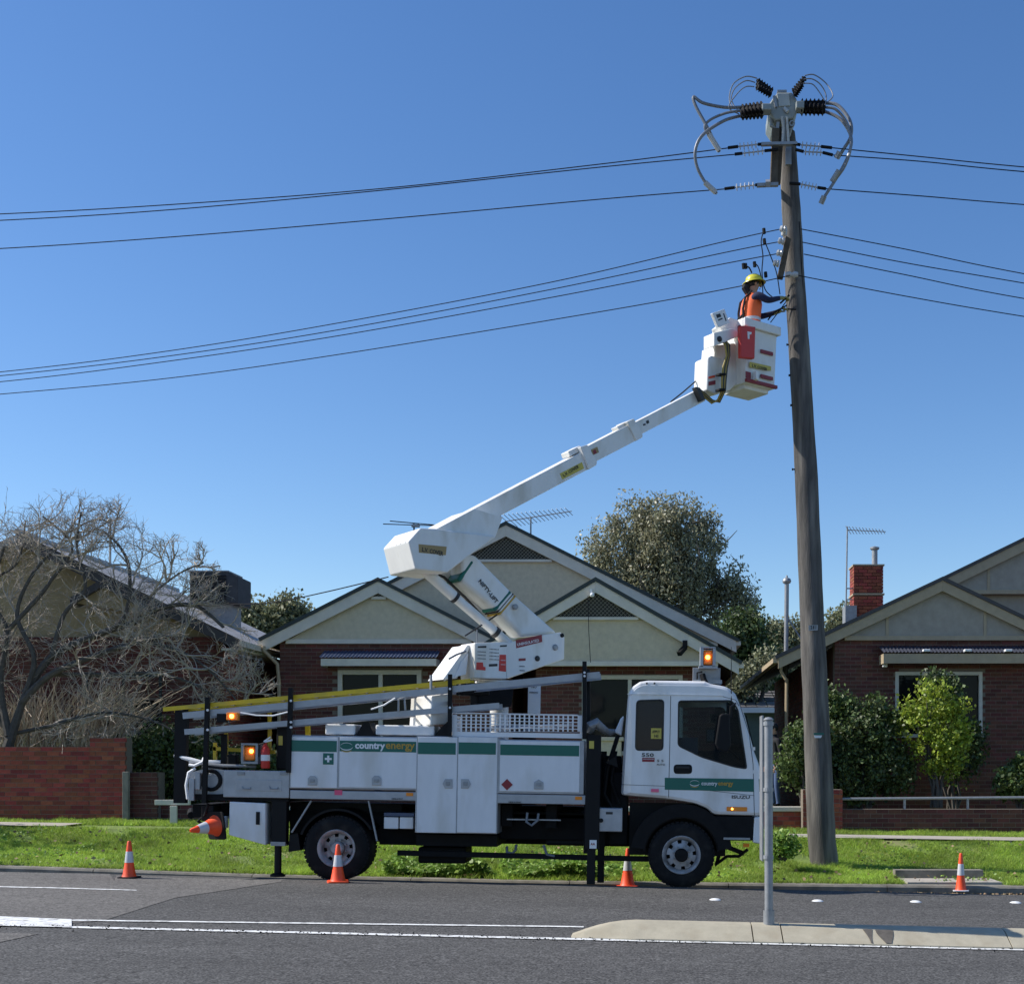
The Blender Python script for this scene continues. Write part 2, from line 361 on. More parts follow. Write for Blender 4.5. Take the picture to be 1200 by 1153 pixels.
# kerb along the far side
def kerb_run(name, x0, x1, m):
    mb = MB(); n = max(2, int((x1-x0)/.4))
    for i in range(n):
        q = []
        for x in (x0+(x1-x0)*i/n, x0+(x1-x0)*(i+1)/n):
            t = float(kc(np.array([x]))[0]+g_(x)); q.append([(x, 19.3, t-.25), (x, 19.285, t-.03), (x, 19.31, t), (x, 19.46, t+.008), (x, 19.49, t-.2)])
        for k in range(4): mb.face([q[0][k], q[1][k], q[1][k+1], q[0][k+1]])
        if i == 0: mb.face([p for p in q[0]])
        if i == n-1: mb.face([p for p in q[1]][::-1])
    return struct(name, mb, m, label=None)
kx = -30.0; i = 0
while kx < 26:
    kerb_run('kerb', kx+.012, kx+2.4, M['concrete2']); kx += 2.4
for fa, fb in ((-40, P(84,0,23.2).x), (P(925,0,23.2).x, 30)): mb = sheet(np.linspace(fa, fb, 30), np.array([22.72, 23.2, 23.66]), verge_z, .035); struct('footpath', mb, M['path'])
# old asphalt patch and painted lines
def ground_poly(name, pts, m, dz):
    mb = MB(); q = [unroad(*p) for p in pts]
    return q
def strip(name, top, bot, m, dz=.004, kind='structure'):
    """sheet between two pixel polylines on the road (same number of points)"""
    mb = MB(); n = 24
    def samp(pl, t):
        k = t*(len(pl)-1); i = min(int(k), len(pl)-2); f = k-i
        return (pl[i][0]+(pl[i+1][0]-pl[i][0])*f, pl[i][1]+(pl[i+1][1]-pl[i][1])*f)
    G = []
    nn = n*(len(top)-1)
    for i in range(nn+1):
        a = unroad(*samp(top, i/nn)); b = unroad(*samp(bot, i/nn)); col = []
        for j in range(7):
            p = a.lerp(b, j/6); p.z = rz(p.x, p.y)+dz; col.append(p)
        G.append(col)
    for i in range(nn):
        for j in range(6): mb.face([G[i][j], G[i+1][j], G[i+1][j+1], G[i][j+1]])
    return mk(name, mb, m, None, kind=kind)
strip('old_road_surface', [(-60,1019.5),(60,1023),(140,1026),(230,1029),(330,1031)], [(-60,1083),(60,1083),(120,1079),(205,1052),(330,1033)], M['road_old'], .004)
strip('old_road_surface', [(-60,1093),(0,1093),(44,1094)], [(-60,1118),(0,1104),(44,1094.5)], M['road_old'], .004)
strip('faint_lane_line', [(-60,1037.6),(60,1040),(160,1043)], [(-60,1038.8),(60,1041),(160,1043.8)], M['whiteroad'], .008)
def line3d(name, a, b, w, m, dz=.008):
    pa = unroad(*a); pb = unroad(*b); mb = MB(); n = 40
    for i in range(n):
        q = []
        for t in (i/n, (i+1)/n):
            c = pa.lerp(pb, t)
            for s in (-w/2, w/2): q.append((c.x, c.y+s, rz(c.x, c.y+s)+dz))
        mb.face([q[0], q[2], q[3], q[1]])
    return struct(name, mb, m)
line3d('white_line', (76,1086.5), (1240,1114), .115, M['whiteroad'])
line3d('white_line', (84,1078.5), (684,1086.3), .085, M['whiteroad'])
strip('white_line', [(-80,1070),(0,1074.5),(84,1078)], [(-80,1083),(0,1085.5),(84,1087.5)], M['whiteroad'], .012)
# median kerb island: nose, kerb blocks
med = thing('median_kerb', 'pale tan concrete median kerb with rounded nose in the near roadway', 'kerb', (2, 12.1, 0))
def med_z(x): return rz(x, 12.1)
def med_seg(x0, x1, name='kerb_block'):
    mb = MB(); n = max(2, int((x1-x0)/.12)); Q = []
    for i in range(n+1):
        x = x0+(x1-x0)*i/n; t = med_z(x); nose = min(1, max(.02, (x-NX)/.62)); h = .145*math.sin(nose*math.pi/2)**.8; wy = 12.02+.12*(1-nose)
        Q.append([(x, wy, t-.03), (x, wy+.005, t+.02*nose), (x, wy+.20*nose+.05, t+h*.90), (x, wy+.25*nose+.05, t+h), (x, 12.44-.06*(1-nose), t+h+.006*nose), (x, 12.47-.06*(1-nose), t+h-.02*nose), (x, 12.49-.06*(1-nose), t-.03)])
    for i in range(n):
        for k in range(6): mb.face([Q[i][k], Q[i+1][k], Q[i+1][k+1], Q[i][k+1]])
    mb.face(Q[0][::-1]); mb.face(Q[-1])
    return mk(name, mb, M['concrete'], med, smooth=True)
NX = unroad(668, 1101).x
jx = [NX, unroad(883, 1105).x, unroad(918, 1106).x, unroad(1186, 1112).x, 6.2, 8.4, 10.6, 14]
for a, b in zip(jx, jx[1:]): med_seg(a+.006 if a != NX else a, b-.006)
mb = MB()
for i in range(60):
    x0 = NX+1.2+i*.25; mb.add([(x, y, med_z(x)+z) for x in (x0, x0+.25) for y, z in ((12.50, .07), (12.57, .105), (12.65, .105), (12.68, -.02))], [(0, 4, 5, 1), (1, 5, 6, 2), (2, 6, 7, 3)])
mk('back_edging', mb, M['concrete'], med)
for px, w, h in ((1021, 11, 20), (1041, 16, 22)):
    mb = MB(); n = 12; pts = []
    def fz(px, f):  # on the slanted face, f 0..1 from foot to top
        x = (px-CX)*12.08/F; t = med_z(x); return Vector((x, 12.025+.245*f, t+.022+.108*f))
    off = Vector((0, -.004, .003))
    for i in range(n):
        f0, f1 = .05+.93*i/n, .05+.93*(i+1)/n
        w0, w1 = [w*(.35+.6*math.sin(1.2+2.6*f+px))*.5+w*.25 for f in (f0, f1)]
        mb.face([fz(px-w0, f0)+off, fz(px+w0*.8, f0)+off, fz(px+w1*.8, f1)+off, fz(px-w1, f1)+off])
    mk('damp_stain', mb, M['wet'], med)
# white raised pavement markers
for k, (px, py) in enumerate(((838,1054),(958,1055.5),(1073,1056.5),(1190,1057.5))):
    p = unroad(px, py); mb = MB(); mb.lathe(p+Vector((0,0,-.004)), (0,0,1), [(.075, 0), (.07, .008), (.045, .02), (.001, .026)], 20)
    o = mk('road_marker', mb, M['marker'], None, smooth=True)
    tag(o, ['white domed lane marker on the asphalt just ahead of the truck wheel', 'white domed lane marker just right of the sign post', 'white domed lane marker on asphalt left of the rightmost cone', 'white domed lane marker at the right edge of the picture'][k], 'road marker', 'white domed road markers')
# concrete drain crossing in right verge
a = P(1062, 1027, 19.6); b = P(1172, 1027, 19.6); zt = float(kc(np.array([a.x]))[0]+g_(a.x))
mb = MB(); mb.box((a.x, 19.5, zt-.15), (b.x, 20.2, zt+.03)); o = struct('drain_slab', mb, M['path'])
mb = MB(); mb.box((a.x-.05, 20.2, zt-.15), (b.x-.1, 20.42, zt+.155)); struct('drain_kerb', mb, M['concrete2'])
# ------------------------------------------------------------- bricks
BR = {}
def brick_mesh(m, L_=.222, Hh=.074, D=.05):
    key = (m, round(L_, 3))
    if key not in BR:
        mb = MB(); c = .004
        mb.box((0, -.006, 0), (L_, D, Hh)); me = bpy.data.meshes.new('brick'); me.from_pydata(mb.v, [], mb.f); me.materials.append(M[m]); me.update(); BR[key] = me
    return BR[key]
def brick_wall(parent, x0, x1, z0, z1, Y, m='brick', limit=300, openings=(), thick=.22, zf=None, topfirst=True, back='wall', rot=None):
    """wall in the plane Y facing -y (or rotated about its start by rot); bricks are real and shared"""
    R = Matrix.Translation((x0, Y, 0)) @ Matrix.Rotation(rot or 0, 4, 'Z')
    ln = x1-x0; inv = INV[root_of(parent).name]
    # mortar backing with openings: boxes between
    mb = MB(); cuts = sorted(set([0, ln]+[v for o in openings for v in (o[0], o[2])]))
    for a, b in zip(cuts, cuts[1:]):
        segs = [(z0, z1)]
        for o in openings:
            if o[0] <= a+1e-6 and o[2] >= b-1e-6: segs = [q for s in segs for q in ((s[0], o[1]), (o[3], s[1])) if q[1]-q[0] > .01]
        for s in segs: mb.box((a, 0, s[0]), (b, thick, s[1]))
    mb.v = [tuple(R @ Vector(v)) for v in mb.v]; mk(back, mb, M['mortar'], parent)
    ch = .086; cl = .232; items = []; r = int((z1-z0)/ch)
    for j in range(r):
        z = z1-(j+1)*ch+.006; x = -(j % 2)*cl/2
        while x < ln:
            a, b = max(0, x), min(ln, x+cl-.01)
            if b-a > .02 and not any(o[0]-.03 < (a+b)/2 < o[2]+.03 and o[1]-.03 < z+.04 < o[3]+.03 for o in openings): items.append((a, b, z))
            x += cl
    rest = MB(); n = 0
    for a, b, z in items:
        jx_, jy = random.uniform(-.001, .001), random.uniform(-.004, .003)
        if n < limit:
            me = brick_mesh(m) if b-a > .2 else brick_mesh(m, b-a)
            o = bpy.data.objects.new('brick', me); COL.objects.link(o); o.parent = parent
            o.matrix_local = inv @ R @ Matrix.Translation((a, jy, z+jx_)); n += 1
        else:
            q = MB().box((a, -.006+jy, z), (b, .02, z+.074)); rest.add([R @ Vector(v) for v in q.v], q.f)
    if rest.f: mk('brick', rest, M[m+'_i'], parent, kind='stuff')
# ------------------------------------------------------------- houses
def gable(house, apex, left, right, base_y, Y, depth, bw, lat=None, panel='cream', trim='trim', cap='capping', roofm='dark_roof', over=.45, battens=(), midrail=None, overlat=0):
    """gable with outer rake apex/left/right in photo px at plane Y; returns nothing. Parts: gable_panel, bargeboard x2, gutter cap, roof"""
    A = P(*apex, Y); Lp = P(*left, Y); Rp = P(*right, Y); Bz = P(0, base_y, Y).z; s = F/Y
    def rake(Q): # x where rake lower edge meets base
        t = ((A.z-bw)-Bz)/((A.z)-Q.z); return A.x+(Q.x-A.x)*t
    xl, xr = rake(Lp), rake(Rp)
    mb = MB(); mb.prism([(xl, Y+.12, Bz), (xr, Y+.12, Bz), (A.x, Y+.12, A.z-bw*.6)], (0, .12, 0)); mk('gable_panel', mb, M[panel], house)
    mb = MB(); mb.box((xl-.02, Y+.07, Bz-.07), (xr+.02, Y+.20, Bz+.03)); mk('base_trim', mb, M[trim], house, bevel=.006)
    for Q in (Lp, Rp):
        o = Vector((0, 0, -bw)); mb = MB(); mb.prism([A, Q, Q+o, A+o], (0, .035, 0)); mk('bargeboard', mb, M[trim], house, bevel=.005)
        d = (Q-A).normalized(); n = Vector((-d.z, 0, d.x)); n = n if n.z > 0 else -n
        mb = MB(); mb.prism([A, Q+d*.05, Q+d*.05+n*.075, A+Vector((0, 0, .075/max(.3, n.z)))], (0, .09, 0)); mb.v = [(v[0], v[1]-.03, v[2]) for v in mb.v]; mk('gutter_cap', mb, M[cap], house)
        mb = MB(); q = [A+Vector((0, .06, .0)), Q+Vector((0, .06, 0)), Q+Vector((0, .06, 0))-n*.12, A+Vector((0, .06, -.12/n.z))]; mb.prism(q, (0, depth, 0)); mk('roof', mb, M[roofm], house)
        mb = MB(); q = [Q+Vector((0,.02,-.10)), Q+Vector((d.x*.12,.02,-.10)), Q+Vector((d.x*.12,.02,-.0)), Q+Vector((0,.02,0))]; mb.prism(q, (0, depth, 0)); mk('gutter', mb, M[trim], house)
    if lat:
        # lattice of crossing laths in the top triangle
        zt = P(0, lat[0], Y).z; zb = P(0, lat[1], Y).z; k = (xr-xl)/((A.z-bw*.6)-Bz)
        hw = lambda z: (A.z-bw-z)*((Rp.x-Lp.x)/2)/(A.z-(Lp.z+Rp.z)/2)
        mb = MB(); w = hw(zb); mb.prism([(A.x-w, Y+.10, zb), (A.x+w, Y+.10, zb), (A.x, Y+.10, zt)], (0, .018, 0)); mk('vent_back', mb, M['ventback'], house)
        mb = MB(); st = .085
        nn = int(2*w/st)
        for i in range(nn+1):
            x0 = A.x-w+i*st
            for sg in (-1, 1):
                # clip against triangle
                top = 0; h = zt-zb; dx = x0-A.x
                # slope line z = zb + t, x = x0+sg*t ; inside while |x-A.x| <= w*(1-t/h)
                den = (sg*(1 if True else 0))
                tmax = None
                if sg > 0: tmax = (w-dx)/(1+w/h)
                else: tmax = (w+dx)/(1+w/h)
                if tmax > .03:
                    a_ = Vector((x0, Y+.085-(.006 if sg > 0 else 0), zb)); b_ = a_+Vector((sg*tmax, 0, tmax)); mb.beam(a_, b_, .006, .022, up=(0, 1, 0))
        mk('lattice', mb, M['lattice'], house, kind='stuff')
        mb = MB(); mb.box((A.x-w-.03, Y+.05, zb-.06), (A.x+w+.03, Y+.12, zb)); mk('vent_sill', mb, M[trim], house)
    for px in battens:
        x = P(px, 0, Y).x; zt = A.z-bw*.8-abs(x-A.x)*((A.z-Rp.z)/abs(Rp.x-A.x)); mb = MB(); mb.box((x-.03, Y+.1, Bz+.03), (x+.03, Y+.12, zt)); mk('batten', mb, M[trim], house)
    if midrail:
        z = P(0, midrail, Y).z; hw = (A.z-bw-z)*abs((Rp.x-A.x)/(A.z-Rp.z)); mb = MB(); mb.box((A.x-hw, Y+.1, z-.04), (A.x+hw, Y+.122, z+.04)); mk('batten', mb, M[trim], house)
    return xl, xr, Bz
def window(house, px0, py0, px1, py1, Y, mull=(), fw=.07, curtain=True, m='frame', trans=None):
    a = P(px0, py0, Y); b = P(px1, py1, Y); x0, x1, z1, z0 = a.x, b.x, a.z, b.z
    mb = MB()
    mb.box((x0, Y-.03, z0), (x0+fw, Y+.09, z1)); mb.box((x1-fw, Y-.03, z0), (x1, Y+.09, z1)); mb.box((x0+fw, Y-.03, z1-fw), (x1-fw, Y+.09, z1)); mb.box((x0-.03, Y-.06, z0-fw), (x1+.03, Y+.09, z0))
    xm = [P(q, 0, Y).x for q in mull]
    for x in xm: mb.box((x-fw*.45, Y-.02, z0), (x+fw*.45, Y+.08, z1-fw))
    w = mk('window', mb, M[m], house, bevel=.004)
    ed = [x0+fw]+xm+[x1-fw]
    for p, q in zip(ed, ed[1:]):
        mb = MB(); mb.box((p, Y+.05, z0), (q, Y+.056, z1-fw)); mk('pane', mb, M['glassd'], w)
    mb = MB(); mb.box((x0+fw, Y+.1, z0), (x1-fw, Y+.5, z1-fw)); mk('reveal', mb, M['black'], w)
def awning(house, px0, px1, y_top, y_mid, y_bot, Y, m, out=.7, drop=.3):
    a = P(px0, y_top, Y); b = P(px1, y_mid, Y-out)
    x0, x1 = P(px0, 0, Y-out).x, P(px1, 0, Y-out).x; zt = a.z; zb = b.z
    mb = MB(); n = int((x1-x0)/.038/2)*2; prev = None; V = []
    for i in range(n+1):
        x = x0+(x1-x0)*i/n; h = .012*math.cos(math.pi*i)
        V += [(x, Y, zt+h), (x, Y-out, zb+h)]
    mb.add(V, [(2*i, 2*i+1, 2*i+3, 2*i+2) for i in range(n)]); s = mk('awning', mb, M[m], house)
    mb = MB(); zz = P(0, y_bot, Y-out).z; mb.box((x0+.03, Y-out+.02, zz), (x1-.02, Y-out+.045, zb-.03)); mb.box((x0+.03, Y-out+.045, zz), (x0+.06, Y, zb-.03)); mb.box((x1-.05, Y-out+.045, zz), (x1-.02, Y, zb-.03)); mk('valance', mb, M['trim'] if m == 'blue_awning' else M['tan_trim'], s)
# --- middle house
hm = thing('brick_house', 'brown brick house with cream stucco gables directly behind the truck', 'house', (-2, 28, vz(-2, 28)))
x0 = P(328, 0, 28).x; x1 = P(600, 0, 28).x; zb = vz(-6, 28)-.3
W1 = [(P(396, 0, 28).x-x0, P(0, 868, 28).z, P(494, 0, 28).x-x0, P(0, 785, 28).z)]
brick_wall(hm, x0, x1, zb, P(0, 750, 28).z, 28.0, 'brickd', 300, W1)
mb = MB(); mb.box((x0, 28.22, zb), (x1, 37, 4.3)); mk('wall', mb, M['brickd'], hm)
gable(hm, (443, 681), (307, 750), (600, 761), 750, 27.85, 9, .26, lat=(690, 698.5))
window(hm, 396, 785, 494, 868, 28.0, mull=(446,), fw=.1)
awning(hm, 374, 512, 762.5, 770, 780, 28.0, 'blue_awning', .5)
Y2 = 27.3; x0 = P(628, 0, Y2).x; x1 = P(838, 0, Y2).x
W2 = [(P(682, 0, Y2).x-x0, P(0, 880, Y2).z, P(800, 0, Y2).x-x0, P(0, 791, Y2).z)]
brick_wall(hm, x0, x1, vz(-1, Y2)-.3, P(0, 776, Y2).z, Y2, 'brickd', 200, W2)
mb = MB(); mb.box((x0, Y2+.22, -.3), (x1, 39, 3.7)); mk('wall', mb, M['brickd'], hm)
gable(hm, (698, 681), (520, 785), (866, 777), 776, Y2-.6, 9, .24, lat=(694, 722.5))
window(hm, 682, 791, 800, 880, Y2, mull=(738,), fw=.09)
gable(hm, (592.6, 615), (310, 760), (863, 751), 753, 30.2, 9, .27, lat=(628, 655))
mb = MB(); mb.prism([P(556, 640, 0.1)]*0 or [(P(330,0,30.5).x, 30.5, 0), (P(850,0,30.5).x, 30.5, 0), (P(850,0,30.5).x, 30.5, 4.2), (P(330,0,30.5).x, 30.5, 4.2)], (0, 8, 0)); mk('wall', mb, M['brickd'], hm)
for px in (716,): # porch pier
    a = P(704, 868, 26.6); b = P(728, 990, 26.6); mb = MB(); mb.box((a.x, 26.6, b.z), (b.x, 26.95, a.z)); mb.box((a.x-.05, 26.55, a.z), (b.x+.05, 27.0, a.z+.08)); mk('porch_pier', mb, M['cream'], hm, bevel=.01)
mb = MB(); a = P(306, 752, 27.8); pth = [P(309, 757, 27.8), P(309, 762, 27.8), P(325, 778, 27.95), P(327, 800, 27.95), P(327, 905, 27.95)]; mb.tube(pth, .04, 8); mk('downpipe', mb, M['tan_trim'], hm, smooth=True)
mb = MB(); a = P(800, 758, Y2-.62); mb.box(a, a+Vector((.1, .1, .14))); mb.beam(a+Vector((.05, .05, 0)), a+Vector((-.08, -.15, -.16)), .09, .09); mk('floodlight', mb, M['black'], hm)
# --- left house: gable front, side wall receding to the right
hl = thing('brick_house', 'dark red brick house with long grey metal roof behind the bare tree at left', 'house', (-11, 27, vz(-11, 27)))
YL = 27.0; xr = P(262, 0, YL).x; xl = -17.5; ze = 4.15; xa = P(30, 0, YL).x; za = P(0, 628, YL).z
brick_wall(hl, xl, xr, .2, P(0, 745, YL).z-.02, YL, 'brickd', 120, [(P(100,0,YL).x-xl, 1.2, P(190,0,YL).x-xl, 3.0)])
window(hl, 100, 790, 190, 912, YL, mull=(145,), fw=.06, m='capping')
# side wall bricks (facing +x), lighter brick colour holds this side's light
brick_wall(hl, xr, xr+7.5, .2, ze+.0, YL, 'brick', 300, [(3.55, 1.2, 4.2, 3.4)], rot=math.pi/2)
mb = MB(); mb.box((xr-.08, YL+3.55, 1.2), (xr-.04, YL+4.2, 3.4)); mk('side_window', mb, M['glassd'], hl)
mb = MB(); mb.box((xl, YL+.3, .1), (xr-.25, YL+7.4, ze)); mk('wall', mb, M['brickd'], hl)
mb = MB(); mb.prism([(xl, YL+.1, 4.15), (xr, YL+.1, 4.15), (xr-.3, YL+.1, 4.4), (xa, YL+.1, za-.2), (xl, YL+.1, 6.0)], (0, .12, 0)); mk('gable_panel', mb, M['ochre_panel'], hl)
eo = xr+.45; zeave = P(0, 752, YL).z
def slope_z(x): return za+(zeave-za)*(x-xa)/(eo-xa)
# corrugated sheets: separate sheets down the slope
nsh = 11; dY = 9.0
for k in range(nsh):
    y0 = YL-.35+k*dY/nsh; mb = MB(); V = []; n = 8
    for i in range(n+1):
        y = y0+(dY/nsh-.004)*i/n; h = .02*math.cos(math.pi*i)+.003*random.random()
        V += [(xa, y, za+h), (eo, y, zeave+h), ]
    mb.add(V, [(2*i, 2*i+1, 2*i+3, 2*i+2) for i in range(n)]+[(2*i+2, 2*i+3, 2*i+1, 2*i) for i in range(0)]); mk('roof_sheet', mb, M['tin'], hl)
mb = MB(); mb.prism([(xa, YL-.3, za-.04), (eo-.05, YL-.3, zeave-.04), (eo-.05, YL-.3, zeave-.12), (xa, YL-.3, za-.14)], (0, dY-.1, 0)); mk('roof_frame', mb, M['dark_roof'], hl)
mb = MB(); mb.prism([(xa, YL-.35, za-.02), (xa-8, YL-.35, za-3.6), (xa-8, YL-.35, za-3.75), (xa, YL-.35, za-.17)], (0, dY, 0)); mk('roof', mb, M['tin'], hl)
mb = MB(); mb.tube([(xa, YL-.36, za+.03), (xa, YL+dY-.3, za+.03)], .07, 8); mk('ridge_cap', mb, M['tin'], hl)
mb = MB(); mb.prism([(xa, YL-.38, za), (eo, YL-.38, zeave), (eo, YL-.38, zeave-.22), (xa, YL-.38, za-.24)], (0, .03, 0)); mk('bargeboard', mb, M['dark_roof'], hl)
mb = MB(); mb.box((eo-.02, YL-.38, zeave-.14), (eo+.1, YL+dY-.4, zeave-.02)); mb.box((xr+.05, YL-.3, zeave-.2), (eo-.02, YL+dY-.4, zeave-.16)); mk('gutter', mb, M['trim'], hl)
mb = MB(); mb.tube([(eo, YL+4, zeave-.12), (xr+.1, YL+4.1, zeave-.5), (xr+.1, YL+4.1, .3)], .045, 8); mk('downpipe', mb, M['tan_trim'], hl, smooth=True)
# small window gable in front
Yg = YL-.5; pa, pl, pr = P(120, 678, Yg), P(82, 700, Yg), P(188, 716, Yg)
mb = MB(); mb.prism([pl+Vector((.1,.1,-.1)), pr+Vector((-.1,.1,-.1)), pa+Vector((0,.1,-.15))], (0, .35, 0)); mk('dormer_panel', mb, M['ochre_panel'], hl)
for q in (pl, pr):
    mb = MB(); mb.prism([pa, q, q+Vector((0,0,-.16)), pa+Vector((0,0,-.16))], (0, .45, 0)); mk('bargeboard', mb, M['dark_roof'], hl)
# evaporative cooler on the roof
ev = thing('evaporative_cooler', 'dark box shaped evaporative cooler on the grey metal roof at left', 'cooler', (P(250, 0, 30).x, 30, 4.7))
a = P(222, 670, 29.6); b = P(266, 706, 29.6)
mb = MB(); mb.prism([(a.x, 29.6, b.z+.0), (a.x, 29.6, a.z-.0), (b.x+.02, 29.6, a.z), (b.x+.25, 29.6, a.z-.1), (b.x+.25, 29.6, b.z-.02), (b.x, 29.6, b.z-.0)], (0, 1.0, 0)); mk('casing', mb, M['case'], ev, bevel=.02)
mb = MB()
for k in range(9):
    z = b.z+.07+k*(a.z-b.z-.1)/9; mb.beam((a.x+.04, 29.58, z), (b.x-.02, 29.58, z), .03, .035)
mk('louvre', mb, M['black'], ev, kind='stuff')
mb = MB(); mb.box((a.x-.02, 29.57, a.z), (b.x+.04, 30.62, a.z+.03)); mk('lid', mb, M['galv'], ev)
c = P(236, 706, 29.9); d = P(273, 735, 29.9); mb = MB(); mb.box((c.x+.05, 29.9, 4.3), (d.x, 30.5, c.z+.02)); mk('duct', mb, M['galv'], ev)
# --- right house
hr = thing('brick_house', 'brick house with tan gables, dark awning and tall red chimney at the right', 'house', (7, 28, vz(7, 28)))
YR = 27.5; x0 = P(978, 0, YR).x; x1 = x0+9.5
WR = [(P(1049, 0, YR).x-x0, P(0, 860, YR).z, P(1151, 0, YR).x-x0, P(0, 787, YR).z)]
brick_wall(hr, x0, x1, .1, P(0, 746, YR).z, YR, 'brickd', 300, WR)
mb = MB(); mb.box((x0, YR+.22, .1), (x1, 37, 4.2)); mk('wall', mb, M['brickd'], hr)
gable(hr, (1104.8, 680), (912, 771), (1290, 769), 746, YR-.15, 10, .23, panel='tan_panel', trim='tan_trim', cap='dark_roof', battens=(1041, 1156), over=.3)
gable(hr, (1300, 585), (1080, 692), (1520, 692), 692, 30, 9, .25, panel='tan_panel', trim='tan_trim', cap='dark_roof', battens=(1160,), midrail=640)
mb = MB(); q0 = P(1085, 692, 30.2); mb.box((q0.x, 30.32, .1), (q0.x+9, 38, q0.z-.02)); mk('wall', mb, M['tan_panel'], hr)
window(hr, 1049, 787, 1151, 860, YR, fw=.075)
awning(hr, 1034, 1225, 757, 764, 777, YR, 'dark_awning', .55)
for px in (1084.5, 1133, 1180.5):
    a = P(px, 762, YR-.57); mb = MB(); mb.box((a.x-.05, a.y-.05, a.z-.025), (a.x+.09, a.y+.1, a.z+.025)); mk('awning_bracket', mb, M['paper'], hr, bevel=.008)
a = P(1038, 775, YR-.3); mb = MB(); mb.box((a.x-.06, a.y, a.z-.12), (a.x+.04, a.y+.12, a.z+.1)); mk('wall_lamp', mb, M['paper'], hr, bevel=.02)
# recessed side wing
x0 = P(944, 0, 29.8).x
brick_wall(hr, x0, P(978,0,29.8).x+.2, .1, 3.9, 29.8, 'brickd', 60)
mb = MB(); mb.box((x0, 30.02, .1), (x0+3, 37, 4.0)); mk('wing_wall', mb, M['mortar'], hr)
brick_wall(hr, x0-.01, x0+7, .1, 4.0, 37.0, 'brick', 300, rot=-math.pi/2)
a = P(913, 776, 28.2); b = P(963, 752, 28.2)
mb = MB(); mb.tube([P(916, 779, 28.0), P(915, 786, 28.0), P(921, 796, 28.0)], .035, 8); mk('gutter_bend', mb, M['tan_trim'], hr, smooth=True)
mb = MB(); mb.tube([P(922, 795, 28.6), P(921, 900, 28.6)], .04, 8); mk('downpipe', mb, M['tan_trim'], hr, smooth=True)
# chimney
a = P(1001, 663, 33); b = P(1035, 740, 33); ch = MB().box((a.x+.02, 33.05, b.z), (b.x-.02, 33.7, a.z)); chim = mk('chimney', ch, M['mortar'], hr)
inv = INV[hr.name]
for j in range(int((a.z-b.z)/.086)):
    z = a.z-(j+1)*.086
    if j == 8: continue
    for fac in range(2):
        ln = (b.x-a.x) if fac == 0 else .7; x = -(j % 2)*.116
        while x < ln-.03:
            u0, u1 = max(0, x), min(ln, x+.222)
            if u1-u0 > .04:
                me = brick_mesh('brick', u1-u0); o = bpy.data.objects.new('brick', me); COL.objects.link(o); o.parent = chim
                R = Matrix.Translation((a.x+u0, 33.0, z)) if fac == 0 else Matrix.Translation((a.x, 33.7-u0, z)) @ Matrix.Rotation(-math.pi/2, 4, 'Z')
                o.matrix_local = inv @ R
            x += .232
mb = MB(); z = a.z-9*.086+.02; mb.box((a.x-.03, 32.97, z), (b.x+.03, 33.75, z+.045)); mk('chimney_band', mb, M['tan_trim'], chim); mb = MB(); mb.box((a.x-.03, 32.97, a.z), (b.x+.03, 33.75, a.z+.04)); mk('chimney_band', mb, M['tan_trim'], chim)
f = P(1025, 663, 33.3); mb = MB(); mb.tube([f, f+Vector((0,0,.42))], .075, 12); mb.lathe(f+Vector((0,0,.42)), (0,0,1), [(.1,0),(.12,.02),(.12,.06),(.02,.09)], 14); mk('flue', mb, M['galv'], chim, smooth=True)
a = P(990, 710, 33); b = P(1001, 730, 33); mb = MB(); mb.box((a.x, 32.9, b.z), (b.x+.05, 33.4, a.z)); mk('roof_vent_box', mb, M['galv'], hr)
# --- house far behind, between the two
hf = thing('far_house', 'grey green shed like house with tiled roof glimpsed beyond the truck windscreen', 'house', (P(900, 0, 45).x, 45, .3))
a = P(872, 812, 45); b = P(935, 829, 45)
mb = MB(); mb.box((a.x, 45.3, 0), (b.x+3, 52, b.z)); mk('wall', mb, mat('teal_wall', (.09,.13,.12), .8), hf)
mb = MB(); n = 14
for k in range(6):
    t0, t1 = k/6, (k+1)/6
    for i in range(n):
        xx0 = a.x-.3+(b.x-a.x+3.5)*i/n; xx1 = a.x-.3+(b.x-a.x+3.5)*(i+1)/n-.03; zz = lambda t: b.z+(a.z-b.z+.25)*t
        mb.add([(xx0, 45+3*t0, zz(t0)+.05), (xx1, 45+3*t0, zz(t0)+.05), (xx1, 45+3*t1, zz(t1)), (xx0, 45+3*t1, zz(t1)), (xx0, 45+3*t0, zz(t0)), (xx1, 45+3*t0, zz(t0))], [(0,1,2,3), (4,5,1,0)])
mk('roof_tile', mb, mat('roof_tiles', (.16,.15,.14), .8, island=.3), hf, kind='stuff')
mb = MB(); mb.box((a.x-.3, 44.95, b.z-.18), (b.x+3, 45.05, b.z)); mk('fascia', mb, M['paper'], hf)
